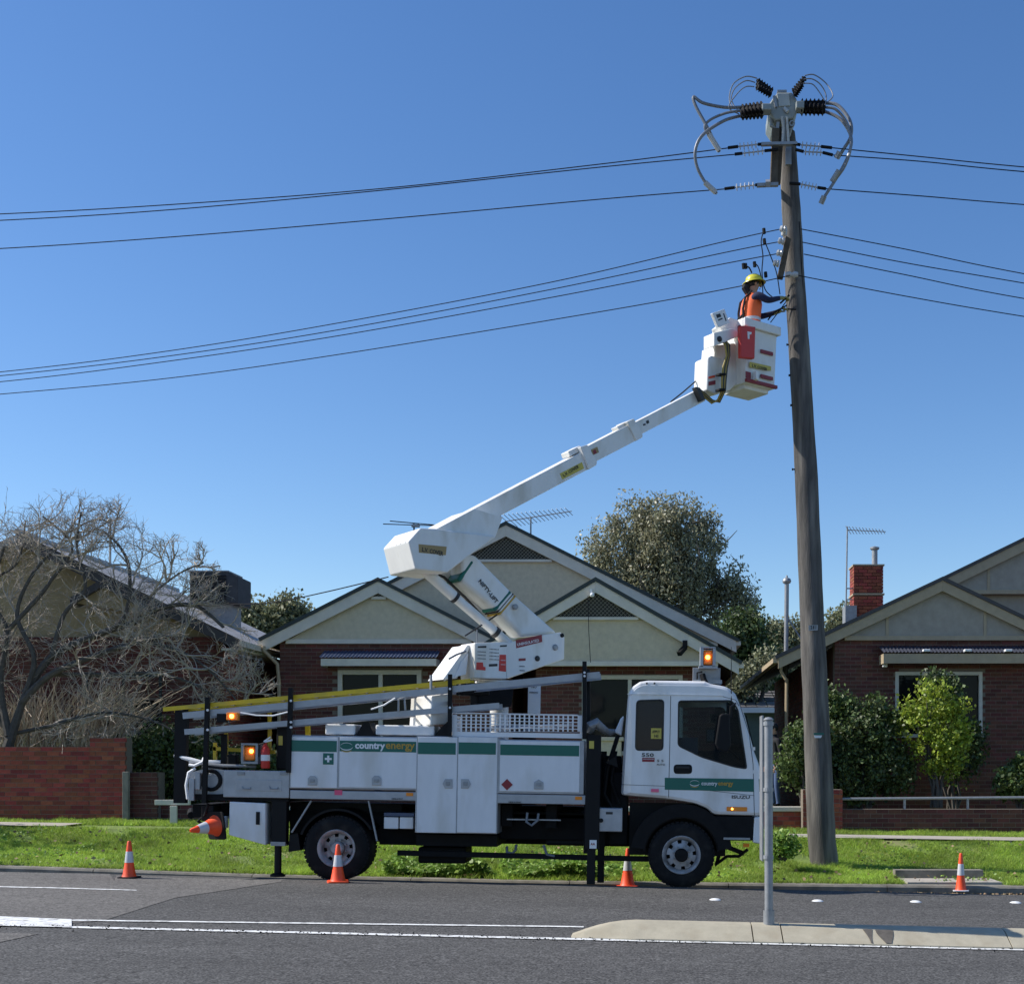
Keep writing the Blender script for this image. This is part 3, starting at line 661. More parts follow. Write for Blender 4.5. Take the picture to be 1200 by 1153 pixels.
# ------------------------------------------------------------- fences
fl = thing('brick_fence', 'low red brick front fence with a taller end pier at the left', 'fence', (-11.5, 24.5, vz(-11.5, 24.5)))
YF = 24.5; xe = P(148, 0, YF).x; xp = P(107, 0, YF).x; zt = P(0, 875, YF).z
brick_wall(fl, -15.6, xp, vz(-12, YF)-.12, zt, YF, 'brick', 290, topfirst=True)
brick_wall(fl, xp, xe, vz(-10.5, YF)-.15, P(0, 864.5, YF).z, YF-.06, 'brick', 110, thick=.34, back='pier')
mb = MB(); a = P(143, 904, 24.3); b = P(150, 965, 24.3); mb.box((a.x, 24.3, b.z-.1), (b.x, 24.4, a.z)); o = mk('fence_post', mb, M['concrete2'], None, bevel=.01)
tag(o, 'grey concrete stub post against the end of the red brick fence', 'post')
fl2 = thing('brick_fence', 'short dark brown brick gate pier between the red fence and the truck', 'fence', (-9.5, 24.6, vz(-9.5, 24.6)))
brick_wall(fl2, P(150,0,24.6).x, P(184,0,24.6).x, .35, P(0, 905, 24.6).z, 24.6, 'brickd', 200, thick=.4)
brick_wall(fl2, P(184,0,24.8).x, P(330,0,24.8).x, .3, P(0, 943, 24.8).z, 24.8, 'brickd', 200, thick=.24)
rl = thing('entry_rail', 'white timber rail and post standing on grass behind the truck tray', 'rail', (P(203,0,23.9).x, 23.9, .5))
a = P(181, 937, 23.9); b = P(222, 943, 23.9); mb = MB(); mb.box((a.x, 23.9, b.z), (b.x, 23.98, a.z)); mk('rail', mb, M['frame'], rl, bevel=.006)
a = P(199, 944, 23.85); b = P(207, 976, 23.85); mb = MB(); mb.box((a.x, 23.85, b.z), (b.x, 23.9, a.z)); mk('post', mb, M['frame'], rl, bevel=.006)
fm = thing('brick_fence', 'low brick front wall seen under and just ahead of the truck', 'fence', (0, 24.6, vz(0, 24.6)))
brick_wall(fm, P(330,0,24.8).x, P(985,0,24.6).x, .2, P(0, 951, 24.8).z, 24.8, 'brick', 300, thick=.24)
mb = MB(); mb.box((P(330,0,24.8).x, 24.76, P(0,950.5,24.8).z), (P(985,0,24.8).x, 25.06, P(0,945,24.8).z)); mk('coping', mb, M['frame'], fm, bevel=.01)
for px in (944, 990): pass
fr = thing('brick_fence', 'low brown brick front wall with a white pipe rail at the right', 'fence', (6.5, 24.5, vz(6.5, 24.5)))
brick_wall(fr, P(985,0,24.5).x, P(1300,0,24.5).x, .2, P(0, 948, 24.5).z, 24.5, 'brickd', 300, thick=.24)
brick_wall(fr, P(941,0,24.45).x, P(987,0,24.45).x, .2, P(0, 925, 24.45).z, 24.42, 'brick', 60, thick=.4, back='pier')
mb = MB(); mb.tube([P(985, 936, 24.6), P(1300, 933.5, 24.6)], .028, 8)
for px in (1060, 1134, 1206): mb.tube([P(px, 936, 24.6), P(px, 950, 24.6)], .026, 8)
mk('pipe_rail', mb, M['galv'], fr, smooth=True)
# ------------------------------------------------------------- the truck
TR = thing('utility_truck', 'white utility truck with green stripes and raised boom lift parked at the kerb', 'truck', P(600, 1035, 17), (0, .0165, 0))
TI = INV[TR.name]
def T(px, py, v): return TI @ P(px, py, 17+v)
def lb(px0, py0, px1, py1, v0, v1, mb=None):
    mb = mb or MB(); a = T(px0, py0, v0); b = T(px1, py1, v0); mb.box((a.x, v0, a.z), (b.x, v1, b.z)); return mb
def lp(pts, v0, v1, mb=None):
    mb = mb or MB(); mb.prism([T(x, y, v0) for x, y in pts], (0, v1-v0, 0)); return mb
def part(name, mb, m, parent=TR, **k): return mk(name, mb, M[m] if isinstance(m, str) else m, parent, local=True, **k)
TX = (INV[TR.name].inverted().to_3x3() @ Vector((1,0,0))); TZ = (INV[TR.name].inverted().to_3x3() @ Vector((0,0,1)))
def ttext(s, px, py, v, width=None, height=None, m='ink', parent=TR, bold=.02, **k):
    return text(s, P(px, py, 17+v), TX, TZ, width, height, M[m], parent, bold, **k)
# chassis
c = lb(262, 948, 878, 962, .55, .68); lb(262, 948, 878, 962, 1.4, 1.53, c)
for px in (330, 450, 560, 640, 760, 860): lb(px, 950, px+10, 962, .68, 1.4, c)
part('chassis_rail', c, 'dark')
part('underbody_box', lb(585, 950, 690, 985, .55, 1.4), 'dark', bevel=.02)
c = lb(588, 938, 600, 968, .3, 1.6); lb(640, 940, 652, 970, .3, 1.6, c); lb(488, 977, 582, 992, .25, 1.8, c); lb(445, 965, 488, 990, .5, 1.7, c); part('subframe', c, 'dark')
part('battery_box', lb(450, 957, 466.5, 971, .1, .5), 'panel', bevel=.008); part('battery_box', lb(468.5, 957, 484, 971, .1, .5), 'panel', bevel=.008)
c = lb(450, 952, 485, 956.5, .08, .5); part('battery_tray', c, 'blue_awning')
c = MB(); a = T(470, 1001, .35); b = T(895, 1001, .35); c.beam(T(466, 999, .3), T(790, 1007, .3), .06, .07); part('side_guard', c, 'dark')
part('fuel_tank', lb(490, 992, 546, 1012, .4, 1.0), 'dark', bevel=.03)
c = lb(594, 959, 657, 961.5, .2, .22); part('shelf_edge', c, 'alu')
c = MB(); c.tube([T(618, 952, .15), T(617, 963, .12), T(623, 967, .12), T(630, 961, .12), T(631, 953, .15)], .018, 8); c.tube([T(594, 992, .35), T(594, 998, .3), T(600, 1000, .3), T(604, 996, .3), T(605, 990, .35)], .02, 8); c.tube([T(637, 990, .3), T(641, 1001, .28), T(650, 1003, .28)], .02, 8); part('air_hose', c, 'cable', smooth=True)
# wheels
def wheel(px, py, v, r, w, rim='rim', dished=False, name='wheel'):
    ax = Vector((0, 1, 0)); c = T(px, py, v); ri = r*.56
    t = MB(); t.lathe(c, ax, [(ri, .03), (ri*1.03, .0), (r*.78, -.012), (r*.93, .004), (r*.985, .03), (r, .06), (r, w-.06), (r*.985, w-.03), (r*.93, w), (ri, w)], 48)
    w_ = part(name, t, 'tyre', smooth=True)
    t = MB()
    for k in range(44):
        a = 2*math.pi*k/44
        for y0, y1 in ((.012, .1), (w-.1, w-.012)):
            u = Vector((math.cos(a), 0, math.sin(a))); s = Vector((-math.sin(a), 0, math.cos(a))); p = c+u*(r+.002)
            t.prism([p+s*-.022+ax*y0-u*.02, p+s*.022+ax*y0-u*.02, p+s*.022+ax*y1-u*.02, p+s*-.022+ax*y1-u*.02], u*.022)
    part('tread', t, 'tyre', w_, kind='stuff')
    # rim: lip, disc with hand holes
    prof = [(ri+.012, .0), (ri+.004, -.008), (ri-.012, .0), (ri-.03, .03), (ri-.05, .06 if not dished else .12)]
    m = MB(); m.lathe(c, ax, prof, 48)
    dz = .035 if not dished else .13
    rings = [(ri-.05, prof[-1][1]), (ri*.80, dz), (ri*.62, dz-.015), (ri*.42, dz-.03 if not dished else dz+.0), (ri*.36, dz-.03 if not dished else dz)]
    n = 64; base = len(m.v)
    for rr, yy in rings: m.v += [tuple(c+ax*yy+Vector((math.cos(2*math.pi*k/n), 0, math.sin(2*math.pi*k/n)))*rr) for k in range(n)]
    for i in range(len(rings)-1):
        for k in range(n):
            if i == 1 and k % 8 in (0, 1, 2): continue
            a = base+i*n+k; b = base+i*n+(k+1) % n; m.f.append((a, b, b+n, a+n)); m.m.append(0)
    part('rim', m, rim, w_, smooth=True)
    h = MB(); h.lathe(c, ax, [(ri*.36, dz-.02), (ri*.36, dz-.10), (ri*.30, dz-.12), (.001, dz-.125)], 24); part('hub', h, 'dark' if not dished else 'rim', w_, smooth=True)
    h = MB(); h.lathe(c, ax, [(ri*.95, dz+.12), (.001, dz+.12)], 24); part('brake_drum', h, 'black', w_)
    for k in range(8):
        a = 2*math.pi*(k+.6)/8; p = c+Vector((math.cos(a), 0, math.sin(a)))*ri*.46+ax*(dz-.055); part('wheel_nut', MB().lathe(p, ax, [(.001, 0), (.013, 0), (.013, .04)], 6), 'galv', w_)
    return w_
wheel(798.5, 1001.5, .0, .44, .26)
wheel(394, 994, .0, .435, .52, dished=True)
wheel(394, 994-8, 1.66, .435, .5, dished=True, name='wheel')
wheel(798.5, 1001.5-9, 1.84, .44, .24)
c = MB(); c.tube([T(394, 994, .4), T(394, 986, 1.8)], .09, 10); c.ball(T(394, 990, 1.05), .22, 12); part('rear_axle', c, 'dark', smooth=True)
c = MB(); c.tube([T(798, 1000, .2), T(798, 993, 1.9)], .06, 10); c.beam(T(745, 985, .62), T(850, 988, .62), .08, .05); part('front_axle', c, 'dark', smooth=True)
# mudguards
def arc(px, py, r0, r1, a0, a1, v0, v1, n=18):
    c = T(px, py, 0); mb = MB()
    for i in range(n):
        q = []
        for a in (a0+(a1-a0)*i/n, a0+(a1-a0)*(i+1)/n):
            a = math.radians(a); d = Vector((math.cos(a), 0, math.sin(a))); q += [Vector((c.x, v0, c.z))+d*r0, Vector((c.x, v0, c.z))+d*r1]
        mb.prism([q[0], q[1], q[3], q[2]], (0, v1-v0, 0))
    return mb
part('mudguard', arc(394, 994, .50, .53, 30, 160, .05, .55), 'black', smooth=False)
c = MB(); c.beam(T(365, 938, .03), T(342, 975, .03), .02, .04, up=(0,1,0)); c.beam(T(432, 938, .03), T(442, 985, .03), .02, .04, up=(0,1,0)); part('mudguard_stay', c, 'galv')
part('mud_flap', lp([(339, 978), (349, 976), (352, 996), (338, 998)], .05, .5), 'black'); 
part('front_mudguard', arc(798.5, 1001.5, .50, .68, 8, 172, -.01, .06), 'dark', smooth=False)
part('wheel_arch_liner', arc(798.5, 1001.5, .48, .51, 5, 175, .06, .6), 'black')
# tray rails and service body
part('tray_rail', lb(340, 925.5, 489, 938, -.02, .06), 'alu', bevel=.006); part('tray_rail', lb(583, 930, 686, 942.5, -.02, .06), 'alu', bevel=.006)
c = lb(340, 926, 686, 938, .06, 2.0); part('tray_floor', c, 'dark')
def locker(px0, px1, y0, y1, stripe=(6, 20), name='locker_door', v=-.02):
    """body section with a proud door, green stripe and frame"""
    sl_ = .0165
    d = part(name, lb(px0+1.2, y0+1.5, px1-1.2, y1-1.2, v-.012, v+.012), 'panel', bevel=.006)
    a = T(px0+1.4, y0+stripe[0], v-.012); b = T(px1-1.4, y0+stripe[1], v-.012)
    part('stripe', MB().box((a.x, v-.0155, a.z), (b.x, v-.012, b.z)), 'green', d)
    return d
c = lb(340, 861, 490, 926, -.02, .75); part('locker_body', c, 'alu', bevel=.01)
c = lb(582, 866, 684, 931, -.02, .75); part('locker_body', c, 'alu', bevel=.01)
c = lb(488, 862, 582.5, 977, -.025, .72); part('locker_body', c, 'alu', bevel=.01)
c = lb(340, 861+20, 686, 926, 1.45, 2.1); part('locker_body', c, 'panel')
for x0, x1, y0, y1 in ((340.5, 396, 861.5, 924.5), (397, 489, 862, 925)):
    d = locker(x0, x1, y0, y1, (5.5, 19.5))
    xh = 367 if x0 < 390 else 442
    cx = T(xh, 914.5, 0); h = MB()
    h.prism([Vector((cx.x+q[0], -.034, cx.z+q[1])) for q in ((-.062,-.062),(.062,-.062),(.062,.03),(.03,.065),(-.03,.065),(-.062,.03))], (0, -.012, 0)); part('latch_plate', h, 'alu', d, bevel=.004)
    h = MB(); h.box((cx.x-.035, -.056, cx.z-.02), (cx.x+.035, -.046, cx.z+.02)); part('handle', h, 'galv', d, bevel=.004)
for x0, x1, hx, sg in ((489, 535, 525.5, -1), (536.5, 582, 546, 1)):
    d = part('tall_locker_door', lb(x0+.8, 863, x1-.8, 976, -.037, -.013), 'panel', bevel=.006)
    a = T(x0+1, 869.5, -.037); b = T(x1-1, 884, -.037); part('stripe', MB().box((a.x, -.0405, a.z), (b.x, -.037, b.z)), 'green', d)
    cx = T(hx, 918, 0); h = MB(); h.prism([Vector((cx.x+sg*q[0], -.037, cx.z+q[1])) for q in ((-.06,-.062),(.04,-.062),(.07,0),(.04,.062),(-.06,.062))], (0, -.012, 0)); part('latch_plate', h, 'alu', d, bevel=.004)
    h = MB(); h.box((cx.x-.03, -.059, cx.z-.025), (cx.x+.03, -.049, cx.z+.025)); part('handle', h, 'galv', d, bevel=.004)
d = locker(585, 680, 866, 929.5, (6, 20))
cx = T(631.5, 919, 0); h = MB(); h.prism([Vector((cx.x+q[0], -.034, cx.z+q[1])) for q in ((-.062,-.062),(.062,-.062),(.062,.03),(.0,.07),(-.062,.03))], (0, -.012, 0)); part('latch_plate', h, 'alu', d, bevel=.004)
h = MB(); h.box((cx.x-.035, -.056, cx.z-.02), (cx.x+.035, -.046, cx.z+.02)); part('handle', h, 'galv', d, bevel=.004)
cx = T(594.5, 919, 0); h = MB(); h.prism([Vector((cx.x+q[0], -.036, cx.z+q[1])) for q in ((-.076,0),(0,-.076),(.076,0),(0,.076))], (0, -.003, 0)); part('hazard_diamond', h, 'darkred', d)
# writing on the body
a = T(385.5, 889, 0); h = MB(); h.box((a.x-.07, -.037, a.z-.075), (a.x+.07, -.033, a.z+.075)); part('first_aid_sign', h, 'green'); h = MB(); h.box((a.x-.045, -.040, a.z-.014), (a.x+.045, -.037, a.z+.014)); h.box((a.x-.014, -.040, a.z-.045), (a.x+.014, -.037, a.z-.014)); h.box((a.x-.014, -.040, a.z+.014), (a.x+.014, -.037, a.z+.045)); part('first_aid_cross', h, 'paper')
ttext('country', 416, 879.5, -.038, width=.40, m='paper', bold=.035); ttext('energy', 452, 880, -.038, width=.385, m='gold', bold=.02, th=.0015)
def logo(px, py, v, s):
    c = T(px, py, v); m1 = MB(); m2 = MB()
    for mb, oy, r, a0, a1, k in ((m1, 0, s, 190, 350, .22), (m1, .0, s*.98, 20, 165, .08), (m2, -s*.3, s*.95, 205, 335, .2)):
        n = 14
        for i in range(n):
            q = []
            for j in (i, i+1):
                a = math.radians(a0+(a1-a0)*j/n); w = math.sin(math.pi*j/n)*k*s+.002; d = Vector((math.cos(a), 0, math.sin(a)*.62)); q += [Vector((c.x, v, c.z+oy))+d*r, Vector((c.x, v, c.z+oy))+d*(r-w)]
            mb.face([q[0], q[1], q[3], q[2]])
    part('logo', m1, 'paper'); part('logo', m2, 'gold')
logo(406, 874.5, -.038, .085)
part('pink_sticker', lb(392, 925.5, 401, 931.5, -.0235, -.02), mat('pink', (.8,.1,.2), .6)); part('pink_sticker', lb(763, 924, 772, 928, -.0415, -.038), mat('pink2', (.8,.15,.25), .6))
ttext('HIDE-A-WAY', 459, 936.5, -.022, width=.15, bold=.03); ttext('HIDE-A-WAY', 596, 940.5, -.022, width=.17, bold=.03)
part('side_marker', lb(674, 933, 682, 937, -.028, -.02), 'amber'); part('side_marker', lb(476, 928.5, 484, 932.5, -.028, -.02), 'amber')
# mesh basket on top
fx0, fx1, fy0, fy1 = 530, 682, 835.5, 862
c = MB(); 
def bar(x0, y0, x1, y1, v0, v1, mb): a = T(x0, y0, v0); b = T(x1, y1, v0); mb.box((a.x, v0, a.z), (b.x, v1, b.z))
bar(fx0, fy0, fx1, fy0+1.6, 0, .03, c); bar(fx0, fy1-5, fx1, fy1+3, 0, .03, c); bar(fx0, fy0+1.6, fx0+5, fy1-5, 0, .03, c); bar(fx1-5, fy0+1.6, fx1, fy1-5, 0, .03, c); rack = part('mesh_basket', c, 'paper')
c = MB()
for i in range(1, 25): x = fx0+5+(fx1-fx0-10)*i/25; bar(x-.8, fy0+1.6, x+.8, fy1-5, .012, .02, c)
for j in range(1, 5): y = fy0+1.6+(fy1-fy0-6.6)*j/5; bar(fx0+5, y-.7, fx1-5, y+.7, .006, .012, c)
part('mesh_bar', c, 'paper', rack, kind='stuff')
c = MB(); bar(fx0, fy0+2, fx0+2, fy1, .03, .7, c); bar(fx1-2, fy0+2, fx1, fy1, .03, .7, c); bar(fx0+2, fy0+1, fx1-2, fy0+2.4, .68, .7, c); bar(fx0+2, fy1-6, fx1-2, fy1-4, .68, .7, c); part('basket_side', c, 'paper', rack)
c = MB()
for k in range(8): c.tube([T(560+k*8, 857-k%3*3, .2+.05*k), T(670-k*5, 848+k%4*3, .25+.04*k)], .012, 6)
o = part('stored_rods', c, 'alu', None, smooth=True)
o.parent = rack
# roof pods between posts
part('roof_pod', lb(381, 848, 416, 861, .1, .6), 'paper', bevel=.02); part('roof_pod', lb(440, 849, 509, 862, .1, .6), 'paper', bevel=.02)
c = lp([(417, 862), (426, 846), (432, 846), (439, 862)], .1, .5); lp([(509, 862), (517, 852), (527, 843), (528, 862)], .05, .5, c); part('rack_foot', c, 'black')
# rack posts (near), and matching far posts
def post(px0, py0, px1, py1, w, v, m='black', d=.06):
    c = MB(); c.beam(T(px0, py0, v), T(px1, py1, v), w, d, up=(0, 1, 0)); part('rack_post', c, m)
post(243.5, 817, 239.5, 941, .055, -.02); post(341, 806, 338, 905, .055, -.035); post(527.5, 790, 527, 862, .05, -.035)
post(685, 775, 685, 866, .055, -.035); post(243.5, 827, 239, 941, .055, 1.9); post(341, 818, 338, 905, .055, 1.9); post(527.5, 806, 527, 862, .05, 1.9); post(685, 795, 685, 866, .055, 1.9)
c = MB()
for px, y0 in ((243.5, 846), (341, 835), (527.5, 818), (685, 800)): c.beam(T(px, y0+6, -.03), T(px, y0-3, 2.0), .045, .045)
part('rack_crossbar', c, 'black')
for px, ys in ((243.3, (832, 855)), (341, (821, 846, 852)), (527.4, (807, 829)), (685, (788, 792))):
    for y in ys: a = T(px, y, -.06); part('post_bolt', MB().lathe(Vector((a.x, -.062, a.z)), (0, 1, 0), [(.001, -.01), (.016, -.01), (.016, .02)], 8), 'paper')
# rear deck
part('tailgate_side', lb(262, 902, 338.5, 935, -.02, .02), 'alu', bevel=.008)
c = lb(276, 913, 330, 927, -.026, -.02); d = part('toolbox_flap', c, 'alu', bevel=.006)
for px in (283, 333): h = MB(); a = T(px, 906, 0); h.box((a.x-.05, -.035, a.z-.02), (a.x+.05, -.02, a.z+.02)); part('latch', h, 'galv', bevel=.004)
for px in (290, 322): h = MB(); a = T(px, 924, 0); h.tube([(a.x-.06, -.03, a.z+.03), (a.x-.05, -.045, a.z), (a.x+.05, -.045, a.z), (a.x+.05, -.03, a.z+.02)], .008, 6); part('handle', h, 'galv')
part('deck', lb(222, 930, 338, 939, .02, 2.05), 'dark')
part('rear_panel', lp([(222, 905), (243, 900), (262, 902), (262, 930), (222, 932)], .1, .14), 'alu')
part('rear_upright', lb(205, 826, 217, 941, .35, .45), 'black'); part('rear_upright', lb(259, 860, 264, 935, .3, .36), 'black')
c = MB(); c.tube([T(205, 885, .4), T(235, 893, .3), T(262, 893, .35)], .03, 8); c.tube([T(222, 896, .0), T(228, 897, -.02), T(237, 893, 0), T(239, 888, .05)], .022, 6)
c.tube([T(220, 936, 0), T(218, 920, -.02), T(221, 905, -.02), T(229, 900, 0)], .02, 6); part('rear_hose', c, 'paper', smooth=True)
c = lb(221, 912, 227, 938, -.03, .04); lb(228, 905, 234, 925, 0, .06, c); part('tail_light_box', c, 'alu', bevel=.006)
part('winch', lb(235, 896, 262, 925, .15, .6), 'black', bevel=.03)
for px in (247, 253): h = MB().ball(T(px, 907-px%3, .12), .035, 8); part('winch_knob', h, 'paper', smooth=True)
part('under_box', lp([(269, 939), (311, 941), (311, 990), (268, 978)], -.03, .5), 'panel', bevel=.01)
h = lb(300, 951, 304, 966, -.045, -.03); part('handle', h, 'black')
part('tow_bar', lb(226, 942, 268, 958, .5, 1.5), 'dark'); c = MB(); c.tube([T(224, 955, .6), T(224, 950, 1.6)], .05, 8); part('rear_beam', c, 'dark')
part('small_can', lb(255, 956, 265, 970, .1, .2), 'paper', bevel=.01)
c = MB(); q = T(247, 914, .08)
for k in range(5): c.lathe(q+Vector((0, .02*k, 0)), (0,1,0), [(.10,0),(.125,.008),(.15,0),(.125,-.008)], 18, True)
part('cable_coil', c, 'black', smooth=True, kind='stuff')
part('jerry_can', lb(266, 883, 277, 902, .2, .34), 'dark', bevel=.02)
c = MB(); c.tube([T(222, 893, .2), T(262, 897, .15), T(300, 898, .2)], .022, 8); part('deck_pipe', c, 'galv', smooth=True)
c = MB(); c.tube([T(244, 941, .1), T(240, 955, .1), T(232, 962, .2), T(246, 970, .2), T(262, 962, .3)], .02, 8); part('rear_hose', c, 'black', smooth=True)
c = lb(236, 943, 250, 962, .1, .4); part('hitch_block', c, 'black', bevel=.01)
# outriggers
c = lb(318.5, 938, 335, 989, .02, .16); part('outrigger_box', c, 'black', bevel=.006)
a = T(326, 988, .09); b = T(325.5, 1024, .09); c = MB(); c.tube([a, b], .048, 12); c.lathe(b+Vector((0,0,-.03)), (0,0,1), [(.001,0),(.1,0),(.1,.025),(.05,.05)], 16); part('outrigger_leg', c, 'black', smooth=True)
part('outrigger_collar', lb(317, 986, 334, 991, -.01, .19), 'galv')
c = lb(687.5, 861, 702, 995, -.05, .1); part('outrigger_box', c, 'black', bevel=.006)
c = lb(688, 994, 697, 1036, -.03, .08); part('outrigger_leg', c, 'black', bevel=.004)
c = lb(700.5, 880, 709, 992, .55, .72); lb(700.5, 990, 707.5, 1034, .58, .70, c); part('outrigger_leg', c, 'black')
c = lb(684.5, 942, 688, 1000, .0, .1); part('bracket', c, 'dark')
h = lb(691, 984, 699, 994, -.054, -.05); part('load_sticker', h, 'paper'); ttext('AA', 692, 990, -.056, width=.06, m='darkred')
h = lb(690.5, 868, 696, 877, -.054, -.05); part('warning_sticker', h, 'yellow_sticker')
c = MB(); c.tube([T(690, 857, .1), T(693, 850, .05), T(699, 846, .05), T(704, 852, .1), T(712, 858, .3), T(724, 857, .4)], [.05, .075, .06, .06, .05, .03], 10); part('intake_hose', c, 'galv', smooth=True)
part('control_box', lb(700.5, 946.5, 729, 974.5, -.02, .25), 'alu', bevel=.012); h = lb(710, 951, 718, 954, -.0235, -.02); part('name_plate', h, 'ink'); h = MB(); a = T(704.5, 961, 0); h.lathe(Vector((a.x, -.02, a.z)), (0,1,0), [(.001,-.03),(.025,-.03),(.03,0)], 10); part('lock', h, 'black')
part('shaded_far_locker', lb(345, 940, 690, 990, 1.5, 2.05), 'black'); part('wheel_bay', lb(340, 940, 470, 985, .6, .66), 'black'); part('wheel_bay', lb(738, 940, 850, 1003, .34, .4), 'black'); part('gearbox', lb(640, 955, 745, 992, .6, 1.2), 'black', bevel=.03)  # far lockers: shade on their white backs is put in as black
part('far_step', lb(850, 955, 882, 985, 1.5, 2.0), 'black')
o = part('parking_board', lb(619, 799, 633, 836, 1.2, 1.22), 'paper'); ttext('NO', 623, 806, 1.19, width=.07, bold=.01); ttext('PARKING', 620.5, 812, 1.19, width=.12, bold=.01)
# behind cab: dark clutter
c = lb(706, 885, 727, 948, .5, 1.5); lb(716, 905, 735, 990, .3, .9, c); part('engine_clutter', c, 'dark', bevel=.02)
c = MB(); c.tube([T(724, 862, .35), T(712, 900, .3), T(708, 930, .3), T(718, 948, .3)], .03, 8); c.tube([T(722, 880, .3), T(716, 915, .25), T(726, 942, .25)], .02, 8); part('air_hose', c, 'black', smooth=True)
c = lp([(709, 893), (722, 886), (724, 899)], .1, .14); part('cab_mount', c, 'black')
part('pillar_intake', lp([(720, 858), (727, 842), (731, 838), (728, 862)], .3, .6), 'panel', bevel=.02)
# fire extinguisher (a thing resting on the deck)
# ------------------------------------------------------------- cab
V0, V1 = -.02, 2.08
out = [(727.5, 932), (730.5, 880), (735.5, 816), (742, 804), (752, 799), (826, 799.5), (852, 804.5), (862, 812), (873, 838), (884, 880), (891.5, 900), (893, 925), (892.5, 956), (836, 954.5), (829, 947.5), (815, 941.5), (785, 936.5)]
o2 = [(T(x, y, V0).x, T(x, y, V0).z) for x, y in out]
o2 = [(v.x, v.y) for v in fillet(o2, .05, 3)]
def toloc(poly): return [(T(x, y, V0).x, T(x, y, V0).z) for x, y in poly]
win = fillet(toloc([(745.5, 820), (778.5, 819), (777.5, 879.5), (744, 879.5)]), .06, 4)
dw = fillet(toloc([(794.5, 820.5), (858, 820), (865.5, 831), (876, 901.5), (860, 899), (822, 887.5), (794, 874)]), .05, 4)
ins = inset(o2, .045)
xr_ = min(p[0] for p in o2)
def ring(poly, v): return [Vector((p[0], v, p[1])) for p in poly]
def rear(poly, vs, k):
    out_ = []
    for p in ring(poly, vs):
        f = max(0, 1-max(0, (p.x-xr_)-.05*(1 if p.z < 2.3 else 0))/.10) if p.z < 2.62 else 0
        sgn = 1 if vs < 1 else -1
        out_.append(p+Vector(((.085, .02, 0)[k]*f, sgn*(0, .03, .10)[k]*f, 0)))
    return out_
def cabside(v, flip):
    vv, ff = plate2d([(q.x, q.z) for q in rear([(p.x, p.y) for p in ins], V0, 0)], [[(q.x, q.y) for q in win], [(q.x, q.y) for q in dw]], .04)
    mb = MB(); mb.add([(x, (v+y if not flip else v-y), z) for x, y, z in vv], [f if not flip else f[::-1] for f in ff]); return mb
cab = part('cab', cabside(V0, False), 'white')
part('cab_side', cabside(V1, True), 'white', cab)
# skin round the outline with a soft edge
n = len(o2); mb = MB(); mbg = MB()
in2 = inset(o2, .013)
tp = lambda l: [(q.x, q.y) for q in l]
rg = [rear(tp(ins), V0, 0), rear(tp(in2), V0+.018, 1), rear(o2, V0+.06, 2), rear(o2, V1-.06, 2), rear(tp(in2), V1-.018, 1), rear(tp(ins), V1, 0)]
wtop, wbot = T(863, 815, V0), T(889, 893, V0)
for k in range(5):
    for i in range(n):
        j = (i+1) % n; a, b = rg[k][i], rg[k][j]; mid = (a+b)/2
        isw = k == 2 and mid.x > wtop.x-.02 and wbot.z < mid.z < wtop.z+.02
        (mbg if isw else mb).face([rg[k][i], rg[k][j], rg[k+1][j], rg[k+1][i]])
part('cab_shell', mb, 'white', cab, smooth=True); ws = part('windscreen', mbg, 'cabglass', cab)
# glass in side windows
for nm, poly, mt in (('quarter_window', win, 'cabglassd'), ('door_window', dw, 'cabglass')):
    for v in (V0+.022, V1-.022):
        mb = MB(); mb.prism([Vector((q.x, v, q.y)) for q in poly], (0, .004, 0)); part(nm, mb, mt, cab)
    pl = [(q.x, q.y) for q in poly]; inn = inset(pl, .018); mb = MB(); m_ = len(pl)
    for i in range(m_):
        j = (i+1) % m_; mb.face([Vector((pl[i][0], V0-.004, pl[i][1])), Vector((pl[j][0], V0-.004, pl[j][1])), Vector((inn[j].x, V0-.004, inn[j].y)), Vector((inn[i].x, V0-.004, inn[i].y))])
    part('window_rubber', mb, 'rubber', cab)
# black lower quarter and film of the quarter window
mb = lb(746, 866, 777, 879, V0+.03, V0+.034); part('window_mask', mb, 'rubber', cab)
mb = lp([(795, 864), (818, 864), (818, 886), (808, 881), (795, 874)], V0+.04, V0+.05); part('door_trim', mb, 'seat', cab)
mb = lp([(852, 822), (864, 832), (874, 900), (862, 898), (848, 870)], V0+.10, V0+.12); part('dash_side', mb, 'black', cab)
# roof cap
rc = lp([(735, 814.5), (741.5, 804), (750, 798.5), (760, 797), (826, 797.8), (838, 803), (847, 813.5)], V0+.004, V1-.004); part('roof_cap', rc, 'white', cab, bevel=.05, seg=4)
for px in (758, 767): h = MB(); h.ball(T(px, 800.5, V0), .014, 6); part('rivet', h, 'ink', cab)
part('drip_rail', lb(735, 813.2, 847, 814.6, V0-.012, V0+.01), 'white', cab)
# door seams as recessed dark lines, beltline crease
def seam(pts, w=.008, v=V0-.0015, m='ink'):
    mb = MB()
    for a, b in zip(pts, pts[1:]):
        A, B = T(*a, v), T(*b, v); A.y = B.y = v; d = (B-A).normalized(); s = Vector((-d.z, 0, d.x))*w/2; mb.face([A+s, B+s, B-s, A-s])
    part('door_seam', mb, m, cab)
seam([(786, 815), (785, 870), (783.5, 934)]); seam([(866, 822), (878, 860), (882.5, 895), (884, 955)]); seam([(862, 813), (866, 822)])
seam([(787, 923), (800, 922.5), (884, 932)], .006); seam([(728, 919), (783, 921)], .006)
seam([(847, 816), (862, 820), (866, 827)], .006)
